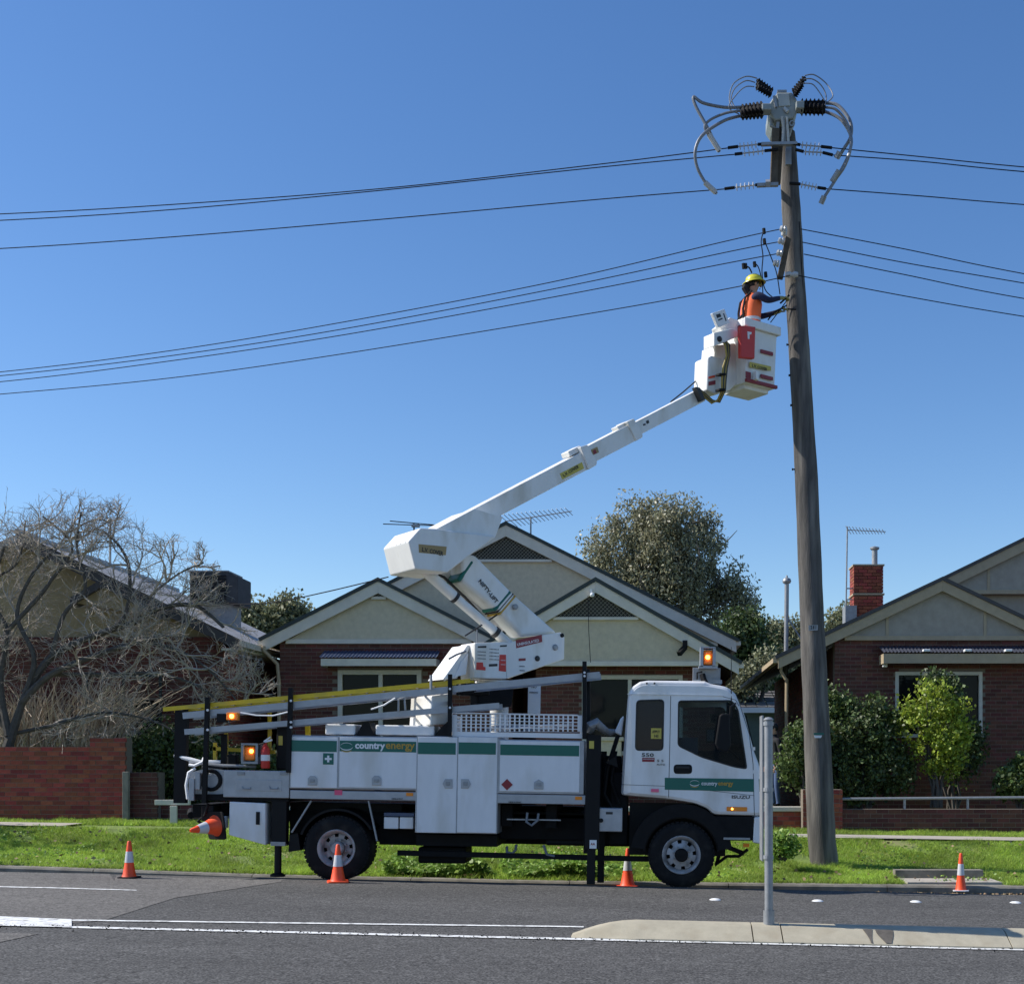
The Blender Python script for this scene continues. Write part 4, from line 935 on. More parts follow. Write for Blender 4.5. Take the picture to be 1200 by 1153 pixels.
# green stripe, logo, writing
a = T(779, 911, V0); b = T(883, 927, V0)
mb = lp([(779, 911), (883.5, 912.5), (883.5, 927.5), (779, 925)], V0-.004, V0-.001); part('stripe', mb, 'green', cab)
mb = lp([(884.5, 912.5), (891, 912.6), (891.2, 927.5), (884.5, 927.5)], V0+.005, V0+.012); part('stripe', mb, 'green', cab)
logo(814, 917.5, V0-.006, .065)
ttext('country', 822, 921.3, V0-.007, width=.21, height=.062, m='paper', bold=.015); ttext('energy', 841.5, 921.8, V0-.007, width=.20, height=.062, m='gold', bold=.02)
ttext('ISUZU', 857.5, 935.5, V0-.003, width=.24, height=.045, bold=.02)
ttext('550', 752, 886.5, V0-.003, width=.16, height=.05, bold=.02); mb = lb(752.5, 887.5, 767, 892.5, V0-.003, V0-.001); part('badge', mb, 'darkred', cab)
ttext('TURBO INTERCOOLER', 753, 889.6, V0-.006, width=.15, bold=.02, m='paper')
ttext('5 5', 770, 892.5, V0-.003, width=.085, height=.03, bold=.01); ttext('AUTO', 769.5, 896.5, V0-.003, width=.11, height=.022, bold=.01)
mb = lb(763, 853, 775, 865.5, V0+.016, V0+.021); part('notice_sticker', mb, 'yellow_sticker', cab); ttext('APPLY', 764.3, 858.6, V0+.013, width=.10, height=.035, bold=.01); ttext('HI', 766.8, 864, V0+.013, width=.05, height=.04, bold=.01)
# door handle
pl = fillet(toloc([(789.5, 895.5), (811, 895.5), (811, 906.5), (789.5, 906.5)]), .045, 4)
mb = MB(); mb.prism([Vector((q.x, V0-.003, q.y)) for q in pl], (0, .003, 0)); dh = part('handle', mb, 'black', cab); mb = lb(792, 897.5, 808, 900.5, V0-.018, V0-.004); part('handle_bar', mb, 'rubber', cab, bevel=.006)
mb = lb(851.5, 945, 875.5, 950.5, V0-.016, V0); part('turn_indicator', mb, 'amber', cab, bevel=.006); h = MB().ball(T(858, 947.5, V0-.01), .016, 8); part('bulb', h, 'lamp', cab)
for py in (875, 902): h = lb(882.5, py, 885, py+4, V0-.006, V0); part('hinge', h, 'white', cab)
# sun streaks come from light; lower front
mb = lp([(828, 956), (883, 956.5), (883, 984), (846, 984), (841, 974)], V0+.03, .5); part('step_panel', mb, 'dark', cab, bevel=.01)
mb = lb(848, 981, 879, 984, V0-.01, V0+.1); part('step_edge', mb, 'galv', cab)
mb = lp([(884, 957), (892.5, 957), (893, 989), (882, 987)], V0+.02, V1-.02); part('front_bumper', mb, 'white', cab, bevel=.02)
mb = lb(884, 958.5, 894.2, 964, V0+.1, V1-.1); part('grille', mb, 'black', cab)
mb = lb(871, 988, 878, 992.5, .05, .1); part('marker_lamp', mb, 'amber', cab)
c = MB(); c.tube([T(838, 1013, .4), T(852, 1003, .35), T(866, 1003, .3), T(876, 995, .25)], .022, 8); c.beam(T(835, 985, .4), T(872, 1000, .4), .07, .06); c.beam(T(840, 1012, .5), T(845, 990, .5), .05, .05); part('steering_link', c, 'black', cab)
# interior
mb = lb(734, 878, 884, 934, V0+.07, V1-.07); part('cab_floor_tub', mb, 'black', cab)
for v in (.25, 1.3): mb = lp([(780, 845), (792, 845), (796, 880), (830, 882), (830, 890), (782, 890)], v, v+.5); part('seat', mb, 'seat', cab, bevel=.05); 
mb = lb(783, 833, 791, 846, .4, .65); part('headrest', mb, 'seat', cab, bevel=.03)
mb = lp([(852, 866), (884, 876), (886, 905), (852, 905)], .08, 1.98); part('dashboard', mb, 'seat', cab, bevel=.03)
c = T(846, 872, .45); mb = MB(); ax = Vector((-.75, 0, .65)); u = Vector((0,1,0)); w = ax.cross(u).normalized(); mb.tube([c+(u*math.cos(t)+w*math.sin(t))*.2 for t in [2*math.pi*k/24 for k in range(25)]], .014, 6); mb.tube([c, T(862, 885, .45)], .02, 6); part('steering_wheel', mb, 'black', cab, smooth=True)
mb = lb(738, 822, 742, 900, .1, 2.0); part('cab_back_trim', mb, 'seat', cab)
# mirrors
c = MB(); c.tube([T(862, 824, V0), T(856, 828, -.22), T(853, 876, -.22), T(866, 889, V0)], .012, 6); part('mirror_arm', c, 'black', cab, smooth=True)
part('mirror', lp([(843, 838), (847, 835.5), (855, 836.5), (856.5, 874), (852, 882), (841, 878), (838, 871)], -.26, -.2), 'black', cab, bevel=.02)
part('mirror', lb(827, 853, 838, 870, 2.3, 2.34), 'black', cab, bevel=.01); part('mirror_glass', lb(828.5, 854.5, 836.5, 868.5, 2.29, 2.3), 'galv', cab)
part('mirror', lp([(832, 836), (840, 836), (840, 847), (833, 846)], 2.25, 2.32), 'black', cab, bevel=.01)
c = MB(); c.tube([T(882, 893, .1), T(880, 870, .2), T(872, 840, .25)], .008, 6); c.tube([T(884, 880, .5), T(874, 838, .6)], .008, 6); part('wiper', c, 'black', cab)
# beacon on roof bracket
bc = part('beacon_bracket', lb(812, 782, 844, 798, .25, .3), 'galv', bevel=.004); c = lb(812, 796, 846, 801, .2, .9); part('bracket_foot', c, 'galv', bc)
c = MB(); c.tube([T(817, 796, .22), T(817, 788, .2), T(823, 787, .2)], .012, 6); c.tube([T(823, 790, .2), T(828, 808, .15)], .04, 8); c.ball(T(826, 800, .15), .05, 8); part('work_light', c, 'black', bc, smooth=True)
c = lb(821, 759, 824, 781, .1, .4); lb(835.5, 759, 838.5, 781, .1, .4, c); lb(821, 757.5, 838.5, 759.5, .1, .4, c); lb(819, 780, 841, 783, .1, .4, c); part('beacon_cage', c, 'alu', bc)
part('beacon', lb(824.5, 761.5, 835, 779, .14, .36), 'amber', bc, bevel=.02); h = MB().ball(T(829.5, 770, .135), .03, 10); part('beacon_flash', h, 'lamp', bc, smooth=True)
c = MB(); c.tube([T(857, 835, -.03), T(857, 800, 0), T(857, 758, .02)], [.01, .006, .004], 6); c.tube([T(857, 841, -.03), T(857, 829, -.03)], .016, 8); part('aerial', c, 'black', cab)
c = MB(); c.beam(T(690, 858, .5), T(689, 775+9, .5), .05, .05, up=(0,1,0)); part('rack_post', c, 'black')
# amber lamps at the rear, extinguisher etc.
c = lb(265, 834.5, 279, 844, -.08, .0); part('rear_beacon', c, 'amber', bevel=.012); h = MB().ball(T(271.5, 839, -.085), .03, 10); part('beacon_flash', h, 'lamp'); c = lb(254, 836, 264, 846, -.05, .05); part('beacon_mount', c, 'black')
c = lb(284, 872, 301, 894, .1, .12)
c = lb(282.5, 870.5, 302, 873, .05, .35); lb(282.5, 892, 302, 895, .05, .35, c); lb(282.5, 873, 285, 892, .05, .35, c); lb(299.5, 873, 302, 892, .05, .35, c); part('beacon_cage', c, 'galv')
part('rear_beacon', lb(286, 874, 298.5, 891, .1, .32), 'amber', bevel=.02); h = MB().ball(T(294.5, 880, .095), .028, 10); part('beacon_flash', h, 'lamp')
c = MB()
for px, y0, y1 in ((252, 870, 900), (265, 858, 905), (316, 830, 880)): c.beam(T(px, y0, .5), T(px, y1, .5), .04, .05, up=(0,1,0))
c.beam(T(250, 877, .5), T(322, 881, .5), .05, .05); c.beam(T(360.5, 849, .7), T(361, 862, .7), .06, .06, up=(0,1,0)); part('yellow_frame', c, 'yellow')
c = lb(324, 850, 337, 902, .25, .5); part('gas_bottle_rack', c, 'black', bevel=.02); h = lb(326.5, 862, 331, 873, .246, .25); part('warning_sticker', h, 'yellow_sticker')
ex = thing('fire_extinguisher', 'small red fire extinguisher standing on the rear deck by the amber lamp', 'extinguisher', P(311, 900, 17.1))
c = MB(); p = P(311, 900, 17.1); c.lathe(p, (0,0,1), [(.001,0),(.055,0),(.06,.02),(.06,.24),(.04,.29),(.02,.31),(.02,.34)], 16); mk('cylinder', c, M['red'], ex, smooth=True)
c = MB(); c.beam(p+Vector((-.02,0,.35)), p+Vector((.09,0,.38)), .02, .025); c.beam(p+Vector((-.02,0,.36)), p+Vector((.07,0,.42)), .015, .015); mk('valve_handle', c, M['paper'], ex)
c = MB(); c.tube([p+Vector((0,-.02,.34)), p+Vector((-.07,-.03,.32)), p+Vector((-.08,-.03,.15))], .012, 6); mk('hose', c, M['rubber'], ex)
c = MB(); c.lathe(p, (0,0,1), [(.0612,.1),(.0612,.18)], 16); mk('label_band', c, M['paper'], ex)
# ladders resting on the rack
def ladder(name, label, a0, a1, v, vw, rail_h, m, rungs=16, off=0):
    t = thing(name, label, 'ladder', TI.inverted() @ T(*a0, v), (0, .0165, 0))
    A = [INV[t.name] @ P(*a0, 17+v+q) for q in (0, vw)]; B = [INV[t.name] @ P(*a1, 17+v+q) for q in (0, vw)]
    # rails keep equal height in 3-D
    A[1] = A[0]+Vector((0, vw, 0)); B[1] = B[0]+Vector((0, vw, 0))
    for a, b in zip(A, B):
        d = (b-a).normalized(); mb = MB(); w = .012; hh = rail_h
        up = Vector((-d.z, 0, d.x))
        q = [(-.0, -hh/2), (-.0, hh/2), (.03, hh/2), (.03, hh/2-.012), (w, hh/2-.012), (w, -hh/2+.012), (.03, -hh/2+.012), (.03, -hh/2)]
        sg = 1 if a is A[0] else -1
        mb.prism([a+Vector((0, sg*x, 0))+up*z for x, z in q], b-a); mk('rail', mb, M[m], t, local=True)
    n = rungs
    for k in range(n):
        f = (k+.6)/n; p = A[0].lerp(B[0], f); mb = MB(); mb.tube([p+Vector((0,.012,0)), p+Vector((0, vw-.012, 0))], .015, 8); mk('rung', mb, M['alu'], t, local=True, smooth=True)
    return t
ladder('ladder', 'yellow edged fibreglass ladder lying on top of the truck rack', (191, 831), (551, 797.5), .02, .42, .055, 'yellow', 18)
ladder('ladder', 'long silver ladder under the yellow one reaching to the front rack post', (214, 838.5), (703, 790.5), .0, .42, .085, 'alu', 24)
ladder('ladder', 'lower silver ladder on the rack above the service lockers', (216, 857.5), (585, 826.5), .0, .4, .075, 'alu', 18)
rp = thing('strap', 'pale rope looping under the ladders on the truck rack', 'strap', P(300, 838, 17)); mb = MB()
mb.tube([P(282, 835, 16.98), P(300, 838, 16.97), P(320, 838.5, 16.97), P(338, 834, 16.97)], .012, 6); mb.tube([P(435, 831, 16.97), P(450, 826, 16.96), P(463, 818, 16.96)], .012, 6); mk('rope', mb, M['paper'], rp, smooth=True)
mb = MB(); mb.tube([P(467, 834, 16.97), P(467, 819, 16.97), P(474, 817, 16.97), P(475, 832, 16.97)], .014, 6); mk('hook', mb, M['galv'], rp); mb = MB(); mb.tube([P(505, 808, 16.95), P(505, 791, 16.95)], .02, 6); mk('hook', mb, M['galv'], rp)
# traffic cone wedged on the tow hitch at the back (see cones)
# ------------------------------------------------------------- boom lift
PSI = math.radians(38); ex_ = Vector((math.cos(PSI), math.sin(PSI), 0)); nx_ = Vector((math.sin(PSI), -math.cos(PSI), 0)); C0 = P(592, 895, 18.1)
def B(px, py, t):
    k = (px-CX)/F; s = (k*(C0.y+t*nx_.y)-C0.x-t*nx_.x)/(ex_.x-k*ex_.y); p = C0+ex_*s+nx_*t; return Vector((p.x, p.y, H-(py-CY)*p.y/F))
def bp(pts, t0, t1, mb=None):
    mb = mb or MB(); mb.prism([B(x, y, t0) for x, y in pts], nx_*(t1-t0)); return mb
def bs(px, t):
    k = (px-CX)/F; return (k*(C0.y+t*nx_.y)-C0.x-t*nx_.x)/(ex_.x-k*ex_.y)
def wp(name, mb, m, parent=TR, **k): return mk(name, mb, M[m] if isinstance(m, str) else m, parent, **k)
def btext(s, px, py, t, ang, width=None, height=None, m='ink', parent=TR, bold=.03):
    xd = ex_*math.cos(math.radians(ang))+Vector((0,0,math.sin(math.radians(ang)))); up = nx_.cross(xd)*1
    if up.z < 0: up = -up
    return text(s, B(px, py, t), xd, up, width, height, M[m], parent, bold)
def sticker(pts, t, m, parent): 
    mb = MB(); mb.prism([B(x, y, t+.003) for x, y in pts], nx_*-.003); return wp('sticker', mb, m, parent)
# pedestal and turret
c = MB(); cc = B(585, 895, 0); zt_ = B(585, 797, 0).z; zb_ = (TI.inverted() @ T(585, 925, 1.05)).z
c.lathe((cc.x, cc.y, zb_), (0,0,1), [(.13, 0), (.13, zt_-zb_-.12), (.34, zt_-zb_-.1), (.34, zt_-zb_-.02), (.001, zt_-zb_-.02)], 28); ped = wp('pedestal', c, 'fibre', smooth=True)
c = MB(); 
c = bp([(506, 815), (530, 812), (532, 848), (504, 850)], .3, -.3); wp('pedestal_box', c, 'fibre', bevel=.02)
c = bp([(560, 805), (603, 802), (600, 828), (560, 832)], .32, .1); wp('valve_block', c, 'dark', bevel=.02); c = bp([(540, 800), (575, 800), (575, 815), (540, 815)], .35, .2); wp('motor', c, 'black', bevel=.03)
t0 = .30
tur = wp('turret', bp([(556.5, 753), (593, 752), (594, 795.5), (556.5, 794.5)], t0+.02, -.08), 'fibre', bevel=.015)
c = bp([(592, 753.5), (636, 744), (655, 741), (659.5, 747), (659, 772.5), (594, 795)], t0, t0-.05); bp([(592, 753.5), (636, 744), (655, 741), (659.5, 747), (659, 772.5), (594, 795)], -t0, -t0+.05, c); wp('base_plate', c, 'fibre', bevel=.008)
c = bp([(592, 760), (650, 748), (652, 768), (594, 790)], t0-.06, -t0+.06); wp('base_block', c, 'fibre')
wp('stay_frame', bp([(548, 755.5), (552, 756), (536, 795), (519, 796)], .18, -.26), 'fibre', bevel=.012)
c = bp([(541, 775), (549, 765), (546, 790), (533, 793)], .20, .18); wp('stay_web', c, 'panel')
c = MB(); c.tube([B(526, 772, .2), B(535, 767, .2), B(546, 763, .2)], .014, 6); c.tube([B(559, 753, .2), B(559, 738, .2)], .01, 6); wp('control_lever', c, 'cable')
for px, py, r, m in ((650.5, 758.5, .045, 'galv'), (658.5, 744.5, .03, 'black'), (629.5, 771.5, .04, 'ink'), (604, 711, .04, 'galv')):
    p = B(px, py, t0 if py > 720 else .2); c = MB(); c.lathe(p, nx_, [(r, -.02), (r, .012), (r*.6, .02), (.001, .02)], 14); wp('pivot_pin', c, m)
sticker([(604.5, 750), (635, 743.5), (635.5, 752), (605, 759.5)], t0, 'darkred', tur); btext('UNINSULATED', 606.5, 757, t0+.004, 13, width=.37, m='paper', bold=.01)
for pts, m in (([(560, 757), (570, 756.5), (570, 759), (560, 759)], 'ink'), ([(586, 756), (594, 755.5), (594, 757.5), (586, 758)], 'ink'), ([(585.5, 767), (593, 767), (593, 787), (584.5, 786)], 'red'), ([(558.5, 776), (566, 776), (566.5, 781), (569, 781.5), (569, 785.5), (558, 784.5)], 'red'), ([(573, 778), (583, 777.5), (583, 780.5), (573, 781)], 'ink'), ([(608, 771.5), (616, 771), (616, 774), (608, 774.5)], 'darkred')):
    sticker(pts, t0+.02 if pts[0][0] < 595 else t0, m, tur)
for px, py, w in ((560, 762, .12), (560, 766, .12), (560, 770, .12), (574, 759, .14), (574, 763, .14), (574, 767, .14), (574, 771, .14), (609, 779, .08), (609, 784, .08), (587, 772, .07), (587, 777, .07)):
    btext('IIIIIII', px, py+2, t0+.024 if px < 595 else t0+.004, 0, width=w, height=.014, m='ink' if px != 587 else 'paper', bold=.0)
# lower boom pair
lbm = wp('lower_boom', bp([(541, 649), (557, 650), (604, 697.5), (654.5, 742), (612, 746), (583, 715), (541, 681)], .17, -.17), 'fibre', bevel=.05, seg=4)
def band(a, b, w, m):   # band across the lower boom between the two edge points
    (x0, y0), (x1, y1) = a, b; dx, dy = .78*w, .62*w
    mb = MB(); mb.prism([B(x0, y0, .176), B(x1, y1, .176), B(x1+dx, y1+dy, .176), B(x0+dx, y0+dy, .176)], nx_*-.352)
    mb.v = [tuple(Vector(v)) for v in mb.v]; wp('painted_band', mb, m, lbm, bevel=.03)
band((552.5, 655), (536, 679), 5.5, 'green'); band((597, 691), (578, 713.5), 5, 'green'); band((603.5, 696.5), (584.5, 719), 3, 'gold'); band((601.6, 695), (582.5, 717.2), 1.2, 'ink')
btext('NIFTY-LIFT', 560.5, 681.5, .18, -45, width=.40, m='ink', bold=.02)
link_ = wp('link_arm', bp([(511, 671), (534, 670), (597, 735), (585, 742)], -.2, -.32), 'fibre', bevel=.01)
c = MB(); c.tube([B(497, 668, .08), B(533, 700, .08)], .075, 16); c.tube([B(533, 700, .08), B(581, 741, .08)], .066, 16); c.tube([B(581, 741, .08), B(600, 759, .08)], .07, 16); cyl = wp('lift_strut', c, 'fibre', smooth=True)
for (x0, y0), (x1, y1) in (((531.5, 698.7), (534.5, 701.3)), ((579, 739.4), (582.5, 742.4))):
    c = MB(); c.tube([B(x0, y0, .08), B(x1, y1, .08)], .082, 16); wp('rubber_ring', c, 'ink', cyl)
c = MB(); c.tube([B(508, 672, -.1), B(520, 676, .0), B(545, 700, -.1), B(580, 738, -.12)], .02, 8); c.tube([B(545, 745, .1), B(565, 732, .1), B(583, 720, .1)], .012, 6); wp('hydraulic_hose', c, 'blackhose', smooth=True)
# knuckle cover and upper boom
kn = wp('knuckle_cover', bp([(492.7, 618.5), (512, 619.5), (530, 622), (580, 628), (572, 636), (552, 650), (524, 671), (487, 667), (478.7, 634)], .40, -.34), 'fibre', bevel=.02, seg=3)
kx_ = B(490, 620, .40)
wp('knuckle_side', bp([(492.7, 619), (511, 620), (556, 596), (589.5, 605.5), (580.5, 630), (551.5, 650), (523, 671), (495, 667), (484, 636)], .33, -.3), 'fibre', bevel=.01)
sticker([(490.5, 637.5), (523.5, 640.5), (522.5, 650.5), (491, 647.5)], .40, 'tan_sticker', kn); btext('L.V. COVER', 494.5, 646.2, .405, -5, width=.315, height=.06, m='ink', bold=.02)
for q in range(5):
    p = B(479+q*.1, 636, .40)-nx_*(.1+q*.13)+Vector((0,0,.02)); c = MB(); c.ball(p, .008, 6); wp('rivet', c, 'galv', kn)
ub = wp('upper_boom', bp([(511, 619.5), (682, 529.5), (688, 550.5), (587, 604), (560, 622)], .15, -.15), 'fibre', bevel=.012)
c = bp([(511, 619.6), (514, 618), (534, 609), (531, 611.5)], .153, .15); wp('orange_edge', c, 'orange', ub)
c1 = wp('boom_collar', bp([(680.5, 523.5), (688.5, 521), (700, 541.5), (699, 545), (690.5, 550)], .19, -.19), 'fibre', ub, bevel=.01); wp('collar_pad', bp([(666, 529), (680, 522), (683, 527.5), (668, 535)], .1, -.1), 'fibre', ub, bevel=.01)
s2 = wp('boom_section', bp([(688, 523), (737, 497.5), (745, 516.5), (698, 541)], .12, -.12), 'fibre', ub, bevel=.01)
wp('boom_collar', bp([(735, 494), (743, 490.5), (753.5, 509.5), (753, 512.5), (746, 516.5)], .15, -.15), 'fibre', ub, bevel=.01); wp('collar_pad', bp([(723, 500), (737, 493), (739, 497), (725, 503.5)], .08, -.08), 'fibre', ub, bevel=.01)
s3 = wp('boom_section', bp([(743, 495.5), (819, 456), (827, 469.5), (752, 508.5)], .09, -.09), 'fibre', ub, bevel=.01)
sticker([(656, 555), (682, 541.5), (684.5, 549), (659, 562)], .15, 'yellow_sticker', ub); btext('L.V. COVER', 661, 559, .155, 33, width=.32, bold=.015)
sticker([(692.5, 527), (700, 523.5), (702, 530), (694.5, 533.5)], .12, 'tan_sticker', s2); sticker([(694.5, 528), (698, 526.5), (699.5, 531), (696, 532.5)], .122, 'darkred', s2)
sticker([(757, 493.5), (760, 492), (761, 495.5), (758, 497)], .09, 'ink', s3); sticker([(753.5, 497), (756.5, 496), (756.7, 498), (754, 499)], .09, 'ink', s3)
c = MB(); c.tube([B(786, 471, -.1), B(800, 460, -.1), B(815, 447, -.1)], .012, 6); wp('hydraulic_hose', c, 'blackhose', ub)
# basket
bk = .33
fl_, fr_ = 873.5, 910.5
s0, s1 = bs(fl_, bk), bs(fr_, bk)
def BW(s, t, z): p = C0+ex_*s+nx_*t; return Vector((p.x, p.y, z))
ztop = B(fl_, 376, bk).z; zbot = B(fl_, 447, bk).z; wd = .72
tp = .05
def bask(s0, s1, t0, t1, z0, z1, tap):
    return [BW(s0+tap, t0-tap, z0), BW(s1-tap, t0-tap, z0), BW(s1-tap, t1+tap, z0), BW(s0+tap, t1+tap, z0), BW(s0, t0, z1), BW(s1, t0, z1), BW(s1, t1, z1), BW(s0, t1, z1)]
OUT = bask(s0, s1, bk, bk-wd, zbot, ztop, .03); INN = bask(s0+.03, s1-.03, bk-.03, bk-wd+.03, zbot+.03, ztop, .03)
mb = MB(); mb.add(OUT+INN, [(0,3,2,1), (0,1,5,4), (1,2,6,5), (2,3,7,6), (3,0,4,7), (8,9,10,11), (8,12,13,9), (9,13,14,10), (10,14,15,11), (11,15,12,8), (4,5,13,12), (5,6,14,13), (6,7,15,14), (7,4,12,15)])
bsk = wp('basket', mb, 'fibre', bevel=.008)
for q0, q1, r0, r1 in ((s0-.05, s1+.05, bk, bk+.05), (s0-.05, s1+.05, bk-wd-.05, bk-wd), (s0-.05, s0, bk-wd, bk), (s1, s1+.05, bk-wd, bk)):
    mb = MB(); pts = [BW(q0, r0, ztop-.1), BW(q1, r0, ztop-.1), BW(q1, r1, ztop-.1), BW(q0, r1, ztop-.1)]; mb.prism(pts, (0,0,.14)); wp('rim', mb, 'fibre', bsk, bevel=.015)
mb = MB(); mb.prism([BW(s0+.08, bk-.12, zbot-.07), BW(s1-.08, bk-.12, zbot-.07), BW(s1-.08, bk-wd+.12, zbot-.07), BW(s0+.08, bk-wd+.12, zbot-.07)], (0,0,.075)); wp('floor_pan', mb, 'fibre', bsk, bevel=.01)
mb = MB(); a = B(875, 447, bk); b = B(910, 456.5, bk); mb.beam(BW(s0+.02, bk-.01, zbot+.03), BW(s1, bk-.01, zbot+.03), .05, .05); wp('kick_strip', mb, 'darkred', bsk)
for y0 in (411.5, 440.5):
    mb = MB(); mb.beam(B(891.5, y0, bk+.005), B(905.5, y0+3.6, bk+.005), .02, .055); wp('grip_strip', mb, 'darkred', bsk)
sticker([(878.5, 424), (903.5, 429.5), (903.5, 434.5), (878.5, 430.5)], bk, 'yellow_sticker', bsk); btext('L.V. COVER', 881.5, 430.3, bk+.006, 0, width=.33, bold=.015)
sticker([(873.7, 435), (880, 436.5), (880, 444), (873.7, 442.5)], bk, 'darkred', bsk)
mb = bp([(886, 434.5), (889.5, 435.3), (889.5, 445.8), (886, 444)], bk+.08, bk); wp('basket_latch', mb, 'fibre', bsk, bevel=.008)
# red tool bag
wp('tool_bag', bp([(868, 381.5), (885.5, 383), (884.5, 420.5), (868.5, 419)], bk+.13, bk+.052), 'red', bsk, bevel=.012)
wp('bag_side', bp([(866.5, 381), (868, 381), (868, 400), (866.8, 399)], bk+.10, bk+.052), 'darkred', bsk)
mb = bp([(876, 388.5), (881, 389.5), (880.5, 392), (878.5, 392), (878.3, 397.5), (876.5, 397)], bk+.137, bk+.13); wp('bag_clip', mb, 'paper', bsk)
# mount box at the boom end, control box and console
mnt = wp('basket_mount', bp([(830, 419), (834, 416.5), (846, 420), (845, 459), (838, 462), (828.5, 457)], .18, -.16), 'fibre', bevel=.02)
mb = bp([(838, 405), (860, 402), (874, 408), (874, 440), (856, 457), (840, 462), (836, 430)], .08, -.25); wp('basket_bracket', mb, 'fibre', bsk, bevel=.015)
wp('control_box', bp([(837, 390), (858, 385), (870, 389), (870, 392), (850, 401), (837, 405.5)], .28, .02), 'fibre', bsk, bevel=.01)
c = MB(); p = B(843, 397.5, .285); c.lathe(p, nx_, [(.045, -.01), (.045, .015), (.02, .03), (.001, .03)], 14); wp('dial', c, 'ink', bsk)
con = wp('console', bp([(835, 367), (849, 362), (855.5, 379), (842, 384)], .30, .24), 'paper', bsk, bevel=.008)
for pts in ([(839, 369), (844, 367.4), (845.4, 371.2), (840.5, 373)], [(841.5, 374.5), (846.5, 372.5), (847, 374), (842, 376)], [(847.5, 367.5), (848.5, 367.2), (851.5, 376), (850.5, 376.5)]): sticker(pts, .30, 'ink', con)
wp('console_stem', bp([(843, 383), (856, 372), (868, 376), (868, 388), (846, 388)], .2, 0), 'fibre', bsk, bevel=.01)
sticker([(830.5, 447.5), (838.5, 445.5), (838.5, 450.5), (830.5, 452)], .184, 'darkred', mnt); sticker([(830.5, 441.5), (838, 439.5), (838, 442), (830.5, 444)], .184, 'orange', mnt)
for k, m in enumerate(('hose', 'blackhose', 'hose', 'blackhose')):
    o_ = k*1.5; c = MB(); c.tube([B(846+o_, 400, .2), B(850+o_, 404, .3), B(851.5+o_*.7, 417, .34), B(847.5+o_, 430, .3), B(846+o_, 445, .3), B(846+o_*.8, 458, .28), B(841+o_*.5, 469+o_*.5, .2), B(834+o_*.2, 472.5-o_*.7, .15), B(825, 465-o_, .12), B(818, 455, .1)], .017, 8); wp('hydraulic_hose', c, m, bsk, smooth=True)
for y in (437, 455): c = MB(); c.prism([B(843, y, .34), B(851, y, .34), B(851, y+3, .34), B(843, y+3, .34)], nx_*-.1); wp('hose_clamp', c, 'dark', bsk, bevel=.01)
c = bp([(815.5, 453.5), (820.5, 454.5), (826.5, 468), (823, 470)], .2, .1); wp('knuckle_pin_plate', c, 'blackhose', mnt)
# ------------------------------------------------------------- power pole
YP = 21.3
pole = thing('power_pole', 'tall leaning timber power pole with switchgear on top beside the basket', 'pole', P(967, 1020, YP))
ctr = [(967.5, 1024, 17), (963, 985, 16.5), (960.5, 930, 16), (957.5, 860, 15.5), (953, 760, 14.5), (949, 660, 13.8), (945, 560, 13.2), (940.5, 480, 12.6), (936.5, 410, 12.2), (931.5, 330, 11.6), (928, 260, 11.2), (924.5, 200, 10.6), (922, 160, 10)]
pth = []; rr = []
for i in range(len(ctr)-1):
    for k in range(4):
        t = k/4; a, b = ctr[i], ctr[i+1]; pth.append(P(a[0]+(b[0]-a[0])*t, a[1]+(b[1]-a[1])*t, YP)); rr.append((a[2]+(b[2]-a[2])*t)*YP/F*(1+random.uniform(-.025, .025)))
pth.append(P(922, 156, YP)); rr.append(9.5*YP/F)
mb = MB(); mb.tube(pth, rr, 22); shaft = mk('shaft', mb, M['wood'], pole, smooth=True)
mb = MB(); mb.v = []
for (x, y) in ((926.5, 404), (929, 440), (931, 475), (933, 550)): p = P(x, y, YP-.03); mb.lathe(p, (-1,0,0), [(.012, -.1), (.012, .05), (.02, .05), (.02, .07), (.001, .07)], 8)
mk('step_bolt', mb, M['black'], pole)
def psheet(pts, Y, m, nm='tag', th=.01):
    mb = MB(); mb.prism([P(x, y, Y) for x, y in pts], (0, th, 0)); return mk(nm, mb, M[m], pole)
psheet([(947.5, 732.5), (958.5, 732), (958.5, 738.5), (947.5, 739)], YP-.26, 'galv', 'number_plate'); text('2 8 1', P(950, 737.2, YP-.262), (1,0,0), (0,0,1), .09, .06, M['ink'], pole, .04)
psheet([(953.5, 858.5), (965.5, 858.5), (965.5, 861), (953.5, 861)], YP-.27, 'green', 'green_tag'); psheet([(954, 861.5), (963.5, 861.5), (962, 864.5), (955, 864.5)], YP-.27, 'paper', 'pole_tag')
# timber crossarm seen almost end-on, upper
mb = MB(); mb.beam(P(909, 152, YP-.35), P(906.5, 218, YP-.35), .12, .12, up=(0,1,0)); mb.beam(P(915, 150, YP-.28), P(911, 216, YP-.28), .1, .1, up=(0,1,0)); mk('timber_riser', mb, M['arm_wood'], pole, bevel=.01)
mb = MB(); mb.beam(P(892, 169.5, YP-.5), P(934, 168.5, YP-.5), .07, .045); mb.beam(P(887, 217.5, YP-.5), P(912, 216.5, YP-.5), .07, .05); mb.beam(P(900, 216.5, YP-.55), P(900, 213.5, YP+.4), .08, .08); mk('steel_arm', mb, M['galv'], pole)
